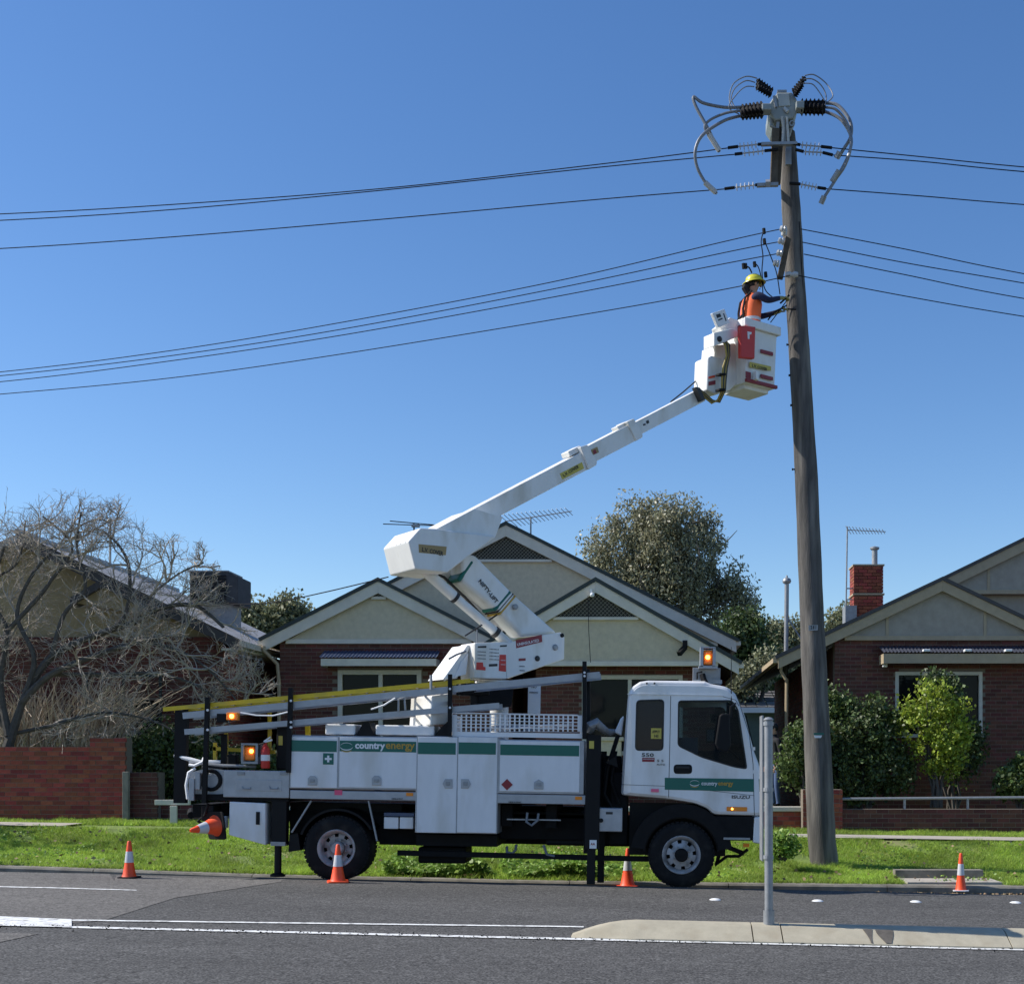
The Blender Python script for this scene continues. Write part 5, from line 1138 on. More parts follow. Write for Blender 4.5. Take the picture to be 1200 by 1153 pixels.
# low voltage arm
mb = MB(); mb.prism([P(921, 276, YP-.32), P(927, 280, YP-.32), (P(918, 325, YP-.32)), P(911, 324, YP-.32)], (0, .14, 0)); mk('lv_arm', mb, M['arm_wood'], pole, bevel=.01)
insl = MB()
for (x, y) in ((919, 269), (917, 283), (915, 297), (911, 309)): insl.lathe(P(x, y, YP-.36), (-1,0,.2), [(.001,-.03),(.05,-.03),(.06,0),(.04,.02),(.055,.04),(.04,.07),(.001,.075)], 12)
mk('insulator', insl, M['ceramic'], pole, smooth=True)
mb = MB(); mb.lathe(P(928, 322, YP-.27), (1,0,0), [(.001,-.1),(.04,-.1),(.055,-.04),(.035,0),(.055,.04),(.04,.1),(.001,.1)], 12); mb.lathe(P(919, 270, YP-.27), (0,-.2,1), [(.001,-.08),(.05,-.08),(.055,0),(.04,.05),(.001,.06)], 12); mk('insulator', mb, M['ceramic'], pole, smooth=True)
# switch tank
sw = thing('pole_switch', 'grey switch tank with black bushings bolted on the top of the timber pole', 'switchgear', P(917, 150, YP-.1))
mb = MB(); pts = [(907, 113), (912, 108), (928, 108), (934, 116), (934, 132), (930, 139), (908, 141), (902, 132), (902, 121)]; mb.prism([P(x, y, YP-.45) for x, y in pts], (0, .75, 0)); mk('tank', mb, M['tank'], sw, bevel=.025, seg=3)
mb = MB(); mb.prism([P(x, y, YP-.47) for x, y in ((910, 109.5), (925, 109.5), (926, 124), (913, 125))], (0, .03, 0)); mk('tank_cover', mb, mat('tank_cover', (.42,.44,.42), .5), sw, bevel=.01)
mb = MB(); mb.prism([P(x, y, YP-.4) for x, y in ((911, 105.5), (922, 105.5), (922, 108), (911, 108))], (0, .5, 0)); mb.beam(P(907, 113, YP-.47), P(909.5, 126, YP-.47), .04, .04, up=(0,1,0)); mk('tank_lid', mb, M['galv'], sw)
mb = MB(); mb.tube([P(905, 135, YP-.35), P(904, 148, YP-.35), P(911, 152, YP-.35)], .03, 8); mb.tube([P(930, 136, YP-.35), P(926, 152, YP-.35), P(924, 160, YP-.3)], .03, 8); mb.tube([P(918, 137, YP-.42), P(919, 170, YP-.35)], .035, 8); mb.beam(P(912, 139, YP-.38), P(911, 152, YP-.38), .05, .05, up=(0,1,0)); mb.lathe(P(928, 146, YP-.4), (0,-1,0), [(.03,0),(.05,.0),(.05,.04),(.03,.04)], 14, True); mb.box(P(921, 172, YP-.34), P(927, 195, YP-.27)); mk('bracket', mb, M['galv'], sw)
mb = MB(); mb.tube([P(916, 137, YP-.45), P(918, 150, YP-.42), P(917, 168, YP-.4)], .022, 8); mb.tube([P(922, 137, YP-.45), P(923, 152, YP-.42), P(924, 170, YP-.4)], .022, 8); mb.lathe(P(919, 127, YP-.46), (.6,-.3,-.8), [(.001,0),(.03,0),(.03,.1),(.001,.1)], 10); mk('conduit', mb, mat('pale_conduit', (.5,.5,.48), .5), sw, smooth=True)
def bushing(a, b, r, Y, n=6, nm='bushing'):
    A = P(*a, Y[0]); Bq = P(*b, Y[1]); d = (Bq-A); ln = d.length; pr = [(.001, -.01), (r*.6, 0)]
    for k in range(n): t = ln*(k+.1)/n; pr += [(r*.55, t), (r*(1.0-.15*k/n), t+ln/n*.35), (r*.5, t+ln/n*.6)]
    pr += [(r*.4, ln), (.001, ln+.01)]
    mb = MB(); mb.lathe(A, d, pr, 14); mk(nm, mb, M['blackins'], sw, smooth=True)
for dy, dY in ((-4, .0), (0, -.28), (4, -.1)):
    bushing((894, 129+dy), (868, 132+dy), .085, (YP-.2+dY, YP-.3+dY)); bushing((938, 126+dy), (967, 126+dy*1.2), .085, (YP-.2+dY, YP-.3+dY))
mb = MB()
for dY in (0, -.28): mb.box(P(893, 121, YP-.3+dY), P(903, 136, YP-.1+dY)); mb.box(P(933, 118, YP-.3+dY), P(941, 134, YP-.1+dY))
mk('bushing_base', mb, M['tank'], sw, bevel=.015)
for k, (x, y) in enumerate(((0, 0), (-2, 4), (-3, 8))):
    bushing((905+x*.5, 107+y*.6), (887+x*.3, 94+y), .06, (YP-.1-.2*k, YP-.1-.25*k)); bushing((930-x*.5, 108+y*.6), (943.5+x, 91+y), .06, (YP-.1-.2*k, YP-.1-.25*k))
def spline(pts, n=10):
    out = []; m = len(pts)
    for i in range(m-1):
        p0, p1, p2, p3 = pts[max(i-1, 0)], pts[i], pts[i+1], pts[min(i+2, m-1)]
        for k in range(n):
            t = k/n; out.append(.5*((2*p1)+(p2-p0)*t+(2*p0-5*p1+4*p2-p3)*t*t+(3*p1-p0-3*p2+p3)*t**3))
    return out+[pts[-1]]
def cab_(nm, pts, r, m='cable', par=sw, dY=0):
    mb = MB(); mb.tube(spline([P(x, y, YP+Y_+dY) for x, y, Y_ in pts]), r, 8); return mk(nm, mb, M[m], par, smooth=True)
cab_('lead_cable', [(868, 126, -.3), (848, 126, -.4), (824, 121, -.5), (813, 114, -.5), (815, 124, -.5), (828, 148, -.5), (838, 168, -.5), (843, 178, -.5)], .026)
cab_('lead_cable', [(868, 130, -.5), (850, 133, -.5), (832, 141, -.5), (826, 150, -.5), (835, 165, -.45), (843, 176, -.4)], .022)
cab_('lead_cable', [(868, 136, -.4), (848, 142, -.5), (824, 158, -.6), (815, 176, -.6), (817, 196, -.55), (828, 216, -.5), (840, 227, -.5)], .026)
cab_('lead_cable', [(967, 121, -.3), (982, 124, -.4), (996, 142, -.5), (997, 160, -.5), (988, 176, -.45), (982, 186, -.4)], .028)
cab_('lead_cable', [(967, 126, -.55), (980, 129, -.6), (993, 146, -.6), (997, 172, -.6), (990, 195, -.55), (978, 212, -.5)], .022)
cab_('lead_cable', [(967, 131, -.4), (985, 140, -.5), (997, 160, -.55), (995, 180, -.55), (982, 206, -.5), (968, 228, -.5), (962, 238, -.5)], .026)
for a, b in (((831, 158), (843, 177)), ((826, 214), (839, 226)), ((984, 178), (980, 186)), ((983, 200), (975, 213)), ((966, 230), (962, 239))):
    mb = MB(); mb.tube([P(*a, YP-.55), P(*b, YP-.5)], .045, 8); mk('cable_boot', mb, M['ceramic'] if a[0] < 900 else M['galv'], sw)
cab_('jumper_wire', [(887, 92, -.1), (874, 90, -.1), (860, 98, -.1), (855, 112, -.1), (857, 124, -.2), (868, 128, -.3)], .010, 'cable')
cab_('jumper_wire', [(885, 97, -.3), (874, 95, -.3), (862, 103, -.3), (857, 114, -.3), (860, 124, -.3), (868, 132, -.4)], .010, 'cable')
cab_('jumper_wire', [(884, 102, -.5), (874, 102, -.5), (864, 110, -.5), (854, 126, -.5), (866, 134, -.4)], .009, 'cable')
cab_('jumper_wire', [(943, 89, -.1), (954, 88, -.1), (968, 98, -.1), (976, 112, -.2), (970, 120, -.3)], .010, 'cable')
cab_('jumper_wire', [(942, 93, -.3), (952, 93, -.3), (962, 100, -.3), (968, 112, -.3), (967, 124, -.4)], .010, 'cable')
cab_('jumper_wire', [(941, 98, -.5), (952, 99, -.5), (960, 108, -.5), (966, 118, -.5)], .009, 'cable')
# wires and strain insulators
def wire(nm, label, pts, r=.0105, Ys=(YP-.5,), grp='overhead power lines'):
    """pts in px, Ys distance at start/end; sampled as a slightly sagging curve"""
    q = [P(x, y, Y) for x, y, Y in pts]; mb = MB(); mb.tube(spline(q, 12), r, 6, cap=True); o = mk(nm, mb, M['wire'], None, smooth=True); tag(o, label, 'wire', grp); return o
Y0 = YP-.5
def strain(a, b, n=5, Y=YP-.5):
    A, Bq = P(*a, Y), P(*b, Y); d = Bq-A; ln = d.length; pr = [(.001, 0), (.012, .01)]
    for k in range(n): t = ln*(k+.5)/n; pr += [(.012, t-.012), (.055, t-.006), (.055, t+.004), (.012, t+.01)]
    pr += [(.012, ln), (.001, ln)]; mb = MB(); mb.lathe(A, d, pr, 12); mk('strain_insulator', mb, M['ceramic'], pole, smooth=True)
strain((865, 172), (888, 169.5)); strain((870, 180), (896, 177)); strain((861, 220), (885, 217)); strain((938, 170), (962, 172)); strain((942, 178), (964, 179)); strain((938, 216), (958, 220))
mb = MB()
for a, b in (((853, 173.5), (865, 172)), ((861, 181), (870, 180)), ((849, 221.5), (861, 220)), ((962, 172), (975, 173.5)), ((964, 179), (976, 182)), ((958, 220), (968, 221.5)), ((888, 169.5), (893, 169.3)), ((896, 177), (912, 175.5)), ((885, 217), (888, 217)), ((932, 175.5), (942, 178)), ((928, 168.5), (938, 170)), ((925, 215), (938, 216))): mb.tube([P(*a, Y0), P(*b, Y0)], .026, 8)
mk('dead_end_clamp', mb, M['black'], pole)
HV = [('upper', [(853, 173.8), (700, 193), (450, 221), (200, 240), (0, 251), (-300, 262)], 0), ('second', [(861, 181.2), (700, 196.5), (450, 223), (200, 246), (0, 258.5), (-300, 271)], .3), ('lowest', [(849, 221.8), (700, 234), (450, 257), (200, 278), (0, 291.5), (-300, 306)], -.2)]
for nm, pts, d in HV:
    wire('power_line', nm+' high voltage wire from the pole top to the left edge', [(x, y, Y0+d*.2+(853-x)*.0022) for x, y in pts], .0085, grp='high voltage wires left of the pole')
for nm, pts in (('topmost', [(975, 173.5), (1080, 184), (1200, 196), (1500, 222)]), ('middle', [(976, 182), (1080, 189.5), (1200, 201.5), (1500, 226)]), ('lowest', [(968, 221.5), (1080, 230), (1200, 240), (1500, 262)])):
    wire('power_line', nm+' high voltage wire from the pole to the right edge', [(x, y, Y0+(x-960)*.001) for x, y in pts], .0085, grp='high voltage wires right of the pole')
for nm, pts in (('topmost', [(918, 268), (850, 283), (650, 330), (400, 378), (200, 411), (0, 436), (-300, 464)]), ('second', [(916, 283), (850, 296), (650, 338.5), (400, 386), (200, 417), (0, 440.5), (-300, 468)]), ('third', [(914, 297), (850, 309), (650, 348), (400, 393), (200, 423), (0, 447.5), (-300, 474)]), ('lowest', [(926, 323), (850, 339), (700, 366), (400, 415), (200, 443), (0, 462), (-300, 486)])):
    wire('power_line', nm+' low voltage wire passing above the basket to the left edge', [(x, y, YP-.35+(918-x)*.0045) for x, y in pts], .0078, grp='low voltage wires left of the pole')
for nm, pts in (('topmost', [(938, 268.5), (1060, 292), (1200, 321), (1500, 374)]), ('second', [(940, 284), (1060, 308), (1200, 332), (1500, 384)]), ('third', [(942, 298), (1060, 322), (1200, 350), (1500, 398)]), ('lowest', [(930, 322), (1060, 347), (1200, 371), (1500, 418)])):
    wire('power_line', nm+' low voltage wire leaving the pole towards the right edge', [(x, y, YP-.3+(x-930)*.0015) for x, y in pts], .0078, grp='low voltage wires right of the pole')
wire('service_wire', 'thin house service wire running from behind the truck boom to the left roofs', [(455, 676, 26), (380, 694, 27), (320, 706, 28), (270, 708, 29)], .012, grp=None)
cab_('service_tail', [(895, 271, -.4), (892, 283, -.45), (894, 300, -.45), (893, 320, -.4), (897, 340, -.4), (910, 352, -.35)], .009, 'wire', pole)
cab_('service_tail', [(896, 283, -.4), (903, 300, -.4), (910, 320, -.35), (914, 345, -.35)], .009, 'wire', pole)
cab_('service_tail', [(874, 312, -.5), (878, 314, -.5), (881, 320, -.5)], .012, 'wire', pole)
cab_('service_tail', [(884, 308, -.5), (889, 314, -.5), (893, 330, -.4), (894, 344, -.4)], .009, 'wire', pole)
cab_('service_tail', [(900, 375, -.35), (908, 366, -.3), (922, 358, -.28)], .012, 'wire', pole); cab_('service_tail', [(903, 378, -.35), (912, 366, -.3), (922, 352, -.28), (924, 345, -.28)], .008, 'wire', pole)
mb = MB(); mb.tube([P(x+8.5, y, YP-.12) for x, y, r in ctr[::-1] if y > 250 and y < 1000], .010, 6); mk('ground_wire', mb, M['wire'], pole)
mb = MB()
for x, y in ((871, 312), (873.5, 312), (884, 310), (895, 271), (897, 322), (895.5, 283)): mb.tube([P(x, y-3, YP-.45), P(x+.6, y+3, YP-.45)], .028, 8)
mk('wire_clamp', mb, M['black'], pole)
# ------------------------------------------------------------- antennas, mast
def yagi(label, a, b, mast, Y, n=16, ln=.32, tilt=0):
    t = thing('tv_antenna', label, 'antenna', P(*mast[0], Y)); A, Bq = P(*a, Y), P(*b, Y)
    mb = MB(); mb.tube([P(*q, Y) for q in mast], .02, 8); mk('mast', mb, M['galv'], t, smooth=True)
    mb = MB(); mb.tube([A, Bq], .012, 6); mk('boom', mb, M['galv'], t)
    d = (Bq-A)
    for k in range(n):
        p = A+d*(k+.3)/n; l_ = ln*(1-.45*k/n); mb = MB(); v = Vector((.35, .3, -.28 if k % 2 else .28)).normalized(); v = Vector((.45, .85, -.32)).normalized()
        mb.tube([p-v*l_, p+v*l_], .008, 5); mk('element', mb, M['galv'], t)
    return t
yagi('spiky television antenna above the tall cream gable right of the boom', (592, 611), (670, 599), [(622, 632), (622, 607)], 30.5, 16, .32)
yagi('television antenna on a tall mast beside the red chimney', (993, 621), (1038, 623), [(991, 735), (993, 617)], 33, 12, .22)
an = thing('tv_antenna', 'thin television antenna peeking out left of the boom knuckle', 'antenna', P(480, 618, 30)); mb = MB()
mb.tube([P(449, 614, 30), P(512, 616, 30)], .012, 6); mb.tube([P(457, 610.5, 29.6), P(514, 615.5, 30.4)], .012, 6); mb.tube([P(485, 613, 30), P(486, 650, 30)], .02, 6); mk('arms', mb, M['wire'], an); mb = MB(); mb.box(P(482, 614, 29.95), P(492, 618, 30.05)); mk('junction_box', mb, M['galv'], an)
mb = MB()
for y in (689.5, 702.5): mb.tube([P(991.5, y, 33), P(1002, y, 33.1)], .018, 6)
mk('mast_bracket', mb, M['galv'], bpy.data.objects['tv_antenna.001'] if 'tv_antenna.001' in bpy.data.objects else an)
vm = thing('vent_mast', 'slim pale metal mast with a capped top left of the timber pole', 'mast', P(921, 790, 31)); mb = MB(); mb.tube([P(921, 792, 31), P(922, 683, 31)], .055, 10); mk('tube', mb, M['galv'], vm, smooth=True)
mb = MB(); mb.lathe(P(922, 681, 31), (0,0,1), [(.04,-.06),(.09,-.05),(.11,0),(.09,.06),(.03,.09),(.02,.14),(.001,.15)], 12); mk('cap', mb, M['galv'], vm, smooth=True); mb = MB(); mb.tube([P(924, 726, 31), P(941, 752, 31)], .02, 6); mk('brace', mb, M['galv'], vm)
mb = MB(); mb.ball(P(694, 697, 26.6), .05, 8); mb.box(P(691.5, 690, 26.6), P(694, 698, 26.66)); gl = mk('gable_lamp', mb, M['paper'], hm); mb = MB(); mb.tube([P(689, 698, 26.65), P(690, 740, 26.65), P(692, 776, 26.65)], .007, 5); mk('lamp_wire', mb, M['wire'], gl)
tn = thing('slim_post', 'thin galvanised post rising beside the roof of the left house', 'post', P(129, 655, 32)); mb = MB(); mb.tube([P(129, 660, 32), P(129, 612, 32)], .03, 6); mb.lathe(P(129, 611, 32), (0,0,1), [(.09,0),(.06,.05),(.001,.07)], 8); mk('post', mb, M['galv'], tn)
# ------------------------------------------------------------- cones
def cone(label, px, py, hpx, Y=None, wpx=24, rot=None, base='orange'):
    p = unroad(px, py) if Y is None else P(px, py, Y); h = hpx*p.y/F; r = wpx*.26*p.y/F
    t = thing('traffic_cone', label, 'traffic cone', p, (0, 0, random.uniform(-.3, .3)) if rot is None else rot, group='orange traffic cones')
    w = wpx*.46*p.y/F; bh = .022; q = fillet([(-w, -w), (w, -w), (w, w), (-w, w)], .05, 3)
    mb = MB(); mb.prism([Vector((v.x, v.y, 0)) for v in q], (0, 0, bh)); mk('base', mb, M[base], t, local=True, bevel=.006)
    rr_ = lambda f: r*1.1*(1-f)+.024*f
    mb = MB(); mb.lathe((0,0,0), (0,0,1), [(rr_(0)*1.25, bh-.003), (rr_(.03)*1.08, .045), (rr_(.42), h*.42), (rr_(.72), h*.72), (rr_(.98), h*.975), (rr_(1)*.7, h), (rr_(1)*.5, h), (rr_(1)*.5, h*.9)], 28); mk('body', mb, M['orange'], t, smooth=True, local=True)
    mb = MB(); mb.lathe((0,0,0), (0,0,1), [(rr_(.42)-.002, h*.42), (rr_(.42)+.003, h*.421), (rr_(.72)+.003, h*.719), (rr_(.72)-.002, h*.72)], 28); mk('reflective_sleeve', mb, M['reflective'], t, smooth=True, local=True)
    return t
cone('orange traffic cone on the road left of the truck near the kerb', 151.5, 1028.5, 43.5, wpx=24, base='black')
cone('orange traffic cone in front of the rear truck wheel', 396, 1033.5, 44.5, wpx=27)
cone('orange traffic cone beside the front truck wheel', 735.5, 1038.5, 45, wpx=27)
cone('orange traffic cone alone at the kerb on the right', 1126, 1043.8, 44.5, wpx=20, base='reflective')
cone('orange traffic cone lying sideways on the truck tow hitch', 254, 967, 36, Y=17.05, wpx=36, rot=(0.2, -1.7, .75), base='dark')
mb = MB(); p = P(255, 966, 17.34); mb.lathe(p, (1,-.2,0), [(.001,0),(.15,0),(.16,.02),(.15,.05),(.001,.05)], 20); part_ = mk('spare_cone_holder', mb, M['dark'], TR)
# ------------------------------------------------------------- sign post seen edge-on
p = unroad(901, 1080); p = P(901, 1079, 12.36); sp = thing('sign_post', 'grey galvanised sign post with its plate seen edge on, standing on the median', 'sign', p)
top = P(900.5, 843, 12.36); mb = MB(); mb.tube([p+Vector((0,0,-.1)), top], .041, 14); mk('post', mb, M['galv'], sp, smooth=True)
mb = MB(); mb.lathe(top, (0,0,1), [(.047,-.01),(.05,0),(.03,.02),(.001,.025)], 14); mb.v = mb.v; mk('post_cap', mb, M['galv'], sp, smooth=True)
a = P(893.4, 838, 12.36); b = P(895.6, 1009, 12.36); mb = MB(); mb.box((a.x, 12.37, b.z), (a.x+.014, 12.39+.28, a.z)); mk('sign_plate', mb, M['galv'], sp)
mb = MB(); 
for y in (848, 925, 1004): q = P(900.5, y, 12.36); mb.lathe(q, (0,0,1), [(.05,-.018),(.05,.018),(.046,.018)], 14); mb.box((a.x+.016, 12.34, q.z-.018), (q.x-.03, 12.38, q.z+.018))
mk('bracket', mb, M['galv'], sp)
q = P(901, 1076, 12.36); mb = MB(); mb.lathe(q+Vector((0,0,-.02)), (0,0,1), [(.054,-.08),(.054,.1),(.048,.1)], 14); mk('sleeve', mb, M['galv'], sp, smooth=True)
# ------------------------------------------------------------- people
def skin(name, joints, edges, m, parent, sub=2, root=0):
    me = bpy.data.meshes.new(name); me.from_pydata([j[0] for j in joints], edges, []); o = bpy.data.objects.new('tmp', me); link(o)
    md = o.modifiers.new('s', 'SKIN'); md.branch_smoothing = .6
    for i, j in enumerate(joints):
        r = j[1]; me.skin_vertices[0].data[i].radius = (r, r) if not isinstance(r, tuple) else r
        me.skin_vertices[0].data[i].use_root = (i == root)
    sb = o.modifiers.new('u', 'SUBSURF'); sb.levels = sub; sb.render_levels = sub
    dg = bpy.context.evaluated_depsgraph_get(); n = bpy.data.meshes.new_from_object(o.evaluated_get(dg)); bpy.data.objects.remove(o)
    mb = MB(); mb.v = [tuple(v.co) for v in n.vertices]; mb.f = [tuple(p.vertices) for p in n.polygons]; mb.m = [0]*len(mb.f); bpy.data.meshes.remove(n)
    return mb
def recolour(mb, fn):
    for i, f in enumerate(mb.f):
        c = sum((Vector(mb.v[k]) for k in f), Vector())/len(f); mb.m[i] = fn(c)
    return mb
def person(name_label, loc, yaw, J, cloth, group=None, helmet=False, vest=None, gloves=True):
    t = thing('person', name_label, 'person', loc, (0, 0, yaw))
    keys = list(J); E = []
    def e(*ks):
        for a, b in zip(ks, ks[1:]): E.append((keys.index(a), keys.index(b)))
    e('pelvis', 'waist', 'chest', 'neckb', 'neck', 'head', 'crown')
    for s in 'LR': e('pelvis', 'hip'+s, 'knee'+s, 'ankle'+s, 'toe'+s); e('chest', 'sh'+s, 'el'+s, 'wr'+s, 'palm'+s)
    mb = skin('body', [J[k] for k in keys], E, None, t)
    recolour(mb, cloth); mk('body', mb, [M['jeans'] if not helmet else M['navy'], M['navy'] if helmet else M['blackcloth'], M['skin'], M['black'], M['glove'] if gloves else M['skin']], t, smooth=True, local=True)
    h = Vector(J['head'][0]); f = MB()
    f.ball(h+Vector((.105, 0, -.0)), .018, 8, (1, .7, 1.3)); mk('nose', f, M['skin'], t, smooth=True, local=True)
    for s in (-1, 1):
        f = MB(); f.ball(h+Vector((.0, s*.082, .0)), .028, 8, (.7, .4, 1.1)); mk('ear', f, M['skin'], t, smooth=True, local=True)
        f = MB(); f.ball(h+Vector((.088, s*.032, .03)), .011, 6); mk('eye', f, M['ink'], t, smooth=True, local=True)
    f = MB(); f.ball(h+Vector((.09, 0, -.045)), .02, 6, (.5, 1.1, .3)); mk('mouth', f, M['darkred'], t, smooth=True, local=True)
    f = MB(); f.ball(h+Vector((-.022, 0, .035)), .102, 14, (1, .86, 1)); mk('hair', f, M['ink'], t, smooth=True, local=True)
    for s in 'LR':
        p = Vector(J['palm'+s][0]); w = Vector(J['wr'+s][0]); d = (p-w).normalized(); sd = d.cross(Vector((0,0,1))).normalized(); up = sd.cross(d)
        for k in range(4):
            b = p+sd*(-.030+.02*k)+d*.02; ln = (.066, .075, .07, .055)[k]; f = MB(); f.tube([b, b+d*ln*.45-up*.006, b+d*ln*.75-up*.026, b+d*ln*.85-up*.05], [.012, .0115, .0105, .008], 6)
            mk('finger', f, M['glove'] if gloves else M['skin'], t, smooth=True, local=True)
        f = MB(); b = p-sd*.035*(1 if s == 'L' else -1)-d*.02; f.tube([b, b-sd*.018*(1 if s == 'L' else -1)+d*.03-up*.01, b+d*.058-up*.03], [.014, .013, .009], 6); mk('thumb', f, M['glove'] if gloves else M['skin'], t, smooth=True, local=True)
    return t
def J_(lean=0):
    return {'pelvis': ((0, 0, .96), (.15, .11)), 'waist': ((.01+lean*.3, 0, 1.10), (.145, .105)), 'chest': ((.02+lean*.7, 0, 1.32), (.165, .12)), 'neckb': ((.01+lean, 0, 1.47), (.08, .07)), 'neck': ((.02+lean, 0, 1.52), .052), 'head': ((.04+lean*1.1, 0, 1.63), (.088, .1)), 'crown': ((.03+lean*1.1, 0, 1.71), (.07, .085)),
        'hipL': ((0, .1, .9), .09), 'kneeL': ((.03, .11, .5), .062), 'ankleL': ((-.01, .11, .1), .045), 'toeL': ((.14, .12, .05), .04), 'hipR': ((0, -.1, .9), .09), 'kneeR': ((.03, -.11, .5), .062), 'ankleR': ((-.01, -.11, .1), .045), 'toeR': ((.14, -.12, .05), .04),
        'shL': ((.02+lean*.9, .19, 1.41), .062), 'shR': ((.02+lean*.9, -.19, 1.41), .062), 'elL': ((0, .24, 1.13), .045), 'elR': ((0, -.24, 1.13), .045), 'wrL': ((.1, .22, .9), .03), 'wrR': ((.1, -.22, .9), .03), 'palmL': ((.13, .21, .84), (.035, .02)), 'palmR': ((.13, -.21, .84), (.035, .02))}
# worker in the basket: faces the pole, both arms reaching forward
yaw = math.radians(14); wp_ = BW((s0+s1)/2-.15, bk-wd/2, zbot+.035); wx = P(878, 0, wp_.y).x
J = J_(.03)
J['elR'] = ((.20, -.25, 1.30), .055); J['wrR'] = ((.42, -.16, 1.40), .036); J['palmR'] = ((.49, -.13, 1.42), (.042, .026)); J['elL'] = ((.22, .16, 1.2), .055); J['wrL'] = ((.44, .06, 1.26), .036); J['palmL'] = ((.51, .02, 1.29), (.042, .026)); J['shR'] = ((.05, -.2, 1.41), .07); J['shL'] = ((.05, .2, 1.41), .07)
def cl1(c):
    if c.x > .40 and c.z > 1.1: return 4
    if c.z > 1.50 and abs(c.y) < .14: return 2
    if c.z < .12: return 3
    return 1 if c.z > 1.0 else 0
zh = P(878, 322, wp_.y).z  # helmet top
loc = Vector((wx, wp_.y, zbot+.035)); sc_ = 1
worker = person('lineworker in yellow helmet and orange vest working from the raised basket', loc, yaw, J, cl1, helmet=True)
hgt = zh-loc.z; print('WORKER HEIGHT', hgt)
worker.scale = (hgt/1.80*1.1, hgt/1.80*1.16, hgt/1.80)
def skin_shell(rows_, n=20):
    mb = MB(); b0 = 0
    for (cx, cz, rx, ry) in rows_:
        mb.v += [(cx+rx*math.cos(2*math.pi*k/n), ry*math.sin(2*math.pi*k/n), cz) for k in range(n)]
    for i in range(len(rows_)-1):
        for k in range(n): a = i*n+k; b = i*n+(k+1) % n; mb.f.append((a, b, b+n, a+n)); mb.m.append(0)
    return mb
mb = skin_shell([(.01, .86, .15, .19), (.015, 1.0, .145, .18), (.02, 1.15, .148, .18), (.035, 1.3, .15, .19), (.04, 1.38, .135, .18), (.035, 1.44, .105, .15), (.03, 1.48, .075, .085)]); mk('vest', mb, M['hivis'], worker, smooth=True, local=True)
for z in (1.02,): mb = skin_shell([(.015, z, .151, .186), (.016, z+.05, .151, .186)]); mk('vest_band', mb, M['reflective'], worker, smooth=True, local=True)
mb = MB()
for s in (-1, 1): mb.tube([(-.115, s*.09, .95), (-.13, s*.1, 1.2), (-.10, s*.11, 1.38), (.0, s*.11, 1.50)], .018, 6)
mb.tube([(-.135, -.09, 1.1), (-.14, .09, 1.1)], .018, 6); mk('harness', mb, M['blackcloth'], worker, smooth=True, local=True)
hc = Vector(J['head'][0])+Vector((0, 0, .04)); mb = MB(); mb.lathe(hc, (-.12, 0, 1), [(.175, -.01), (.172, .0), (.13, .005), (.128, .04), (.112, .09), (.07, .125), (.001, .135)], 20); mk('helmet', mb, M['helmet'], worker, smooth=True, local=True)
mb = MB(); mb.tube([hc+Vector((-.10, .0, -.02)), hc+Vector((-.13, 0, -.10)), hc+Vector((-.09, 0, -.17))], [.06, .06, .05], 8); mk('neck_flap', mb, M['blackcloth'], worker, smooth=True, local=True)
# tool in hand
mb = MB(); mb.tube([(.44, -.10, 1.34), (.56, -.16, 1.46)], .014, 6); mb.tube([(.5, 0, 1.30), (.72, -.02, 1.30)], .012, 6); mk('pliers', mb, M['black'], worker, local=True)
# pedestrian by the house
J2 = J_(.02)
def cl2(c):
    if c.z > 1.52 and abs(c.y) < .14: return 2
    if c.z < .12: return 3
    if c.z < .93 and abs(c.y) > .2: return 4
    return 1 if c.z > .93 else 0
pd = person('person in dark jacket, cap and blue jeans half hidden behind the sign post', Vector((P(909, 0, 26).x, 26, P(0, 948, 26).z)), math.radians(200), J2, cl2, gloves=False)
hc = Vector(J2['head'][0])+Vector((0, 0, .04)); mb = MB(); mb.lathe(hc, (0, 0, 1), [(.105, -.01), (.1, .04), (.07, .08), (.001, .09)], 16); mb.prism([hc+Vector((.08, -.06, 0)), hc+Vector((.18, -.05, -.01)), hc+Vector((.18, .05, -.01)), hc+Vector((.08, .06, 0))], (0,0,.012)); mk('cap', mb, M['blackcloth'], pd, smooth=True, local=True)
# ------------------------------------------------------------- vegetation
def quads(name, cen, size, m, parent=None, asp=1.6, droop=0., kind=None, flat=0, up=None):
    """cloud of leaf quads (4 verts, slightly folded diamond)"""
    n = len(cen); c = np.asarray(cen); a = rng.normal(size=(n, 3)); a[:, 2] -= droop
    if flat: a[:, 2] *= flat
    a /= np.linalg.norm(a, axis=1)[:, None]; b = rng.normal(size=(n, 3)); b -= (b*a).sum(1)[:, None]*a; b /= np.linalg.norm(b, axis=1)[:, None]
    s = size*rng.uniform(.6, 1.3, n)[:, None]; L_ = a*s*asp*.5; Wd = b*s*.5; nn = np.cross(a, b)*s*.12
    V = np.stack([c-L_, c+Wd+nn-L_*.1, c+L_, c-Wd+nn-L_*.1], 1).reshape(-1, 3)
    me = bpy.data.meshes.new(name); me.vertices.add(4*n); me.vertices.foreach_set('co', V.ravel()); me.loops.add(4*n); me.loops.foreach_set('vertex_index', np.arange(4*n)); me.polygons.add(n); me.polygons.foreach_set('loop_start', np.arange(0, 4*n, 4)); me.polygons.foreach_set('loop_total', np.full(n, 4))
    me.update(calc_edges=True); me.validate(); me.materials.append(M[m])
    if parent is not None: me.transform(INV[root_of(parent).name])
    o = link(bpy.data.objects.new(name, me)); o.parent = parent
    if kind: o['kind'] = kind
    return o
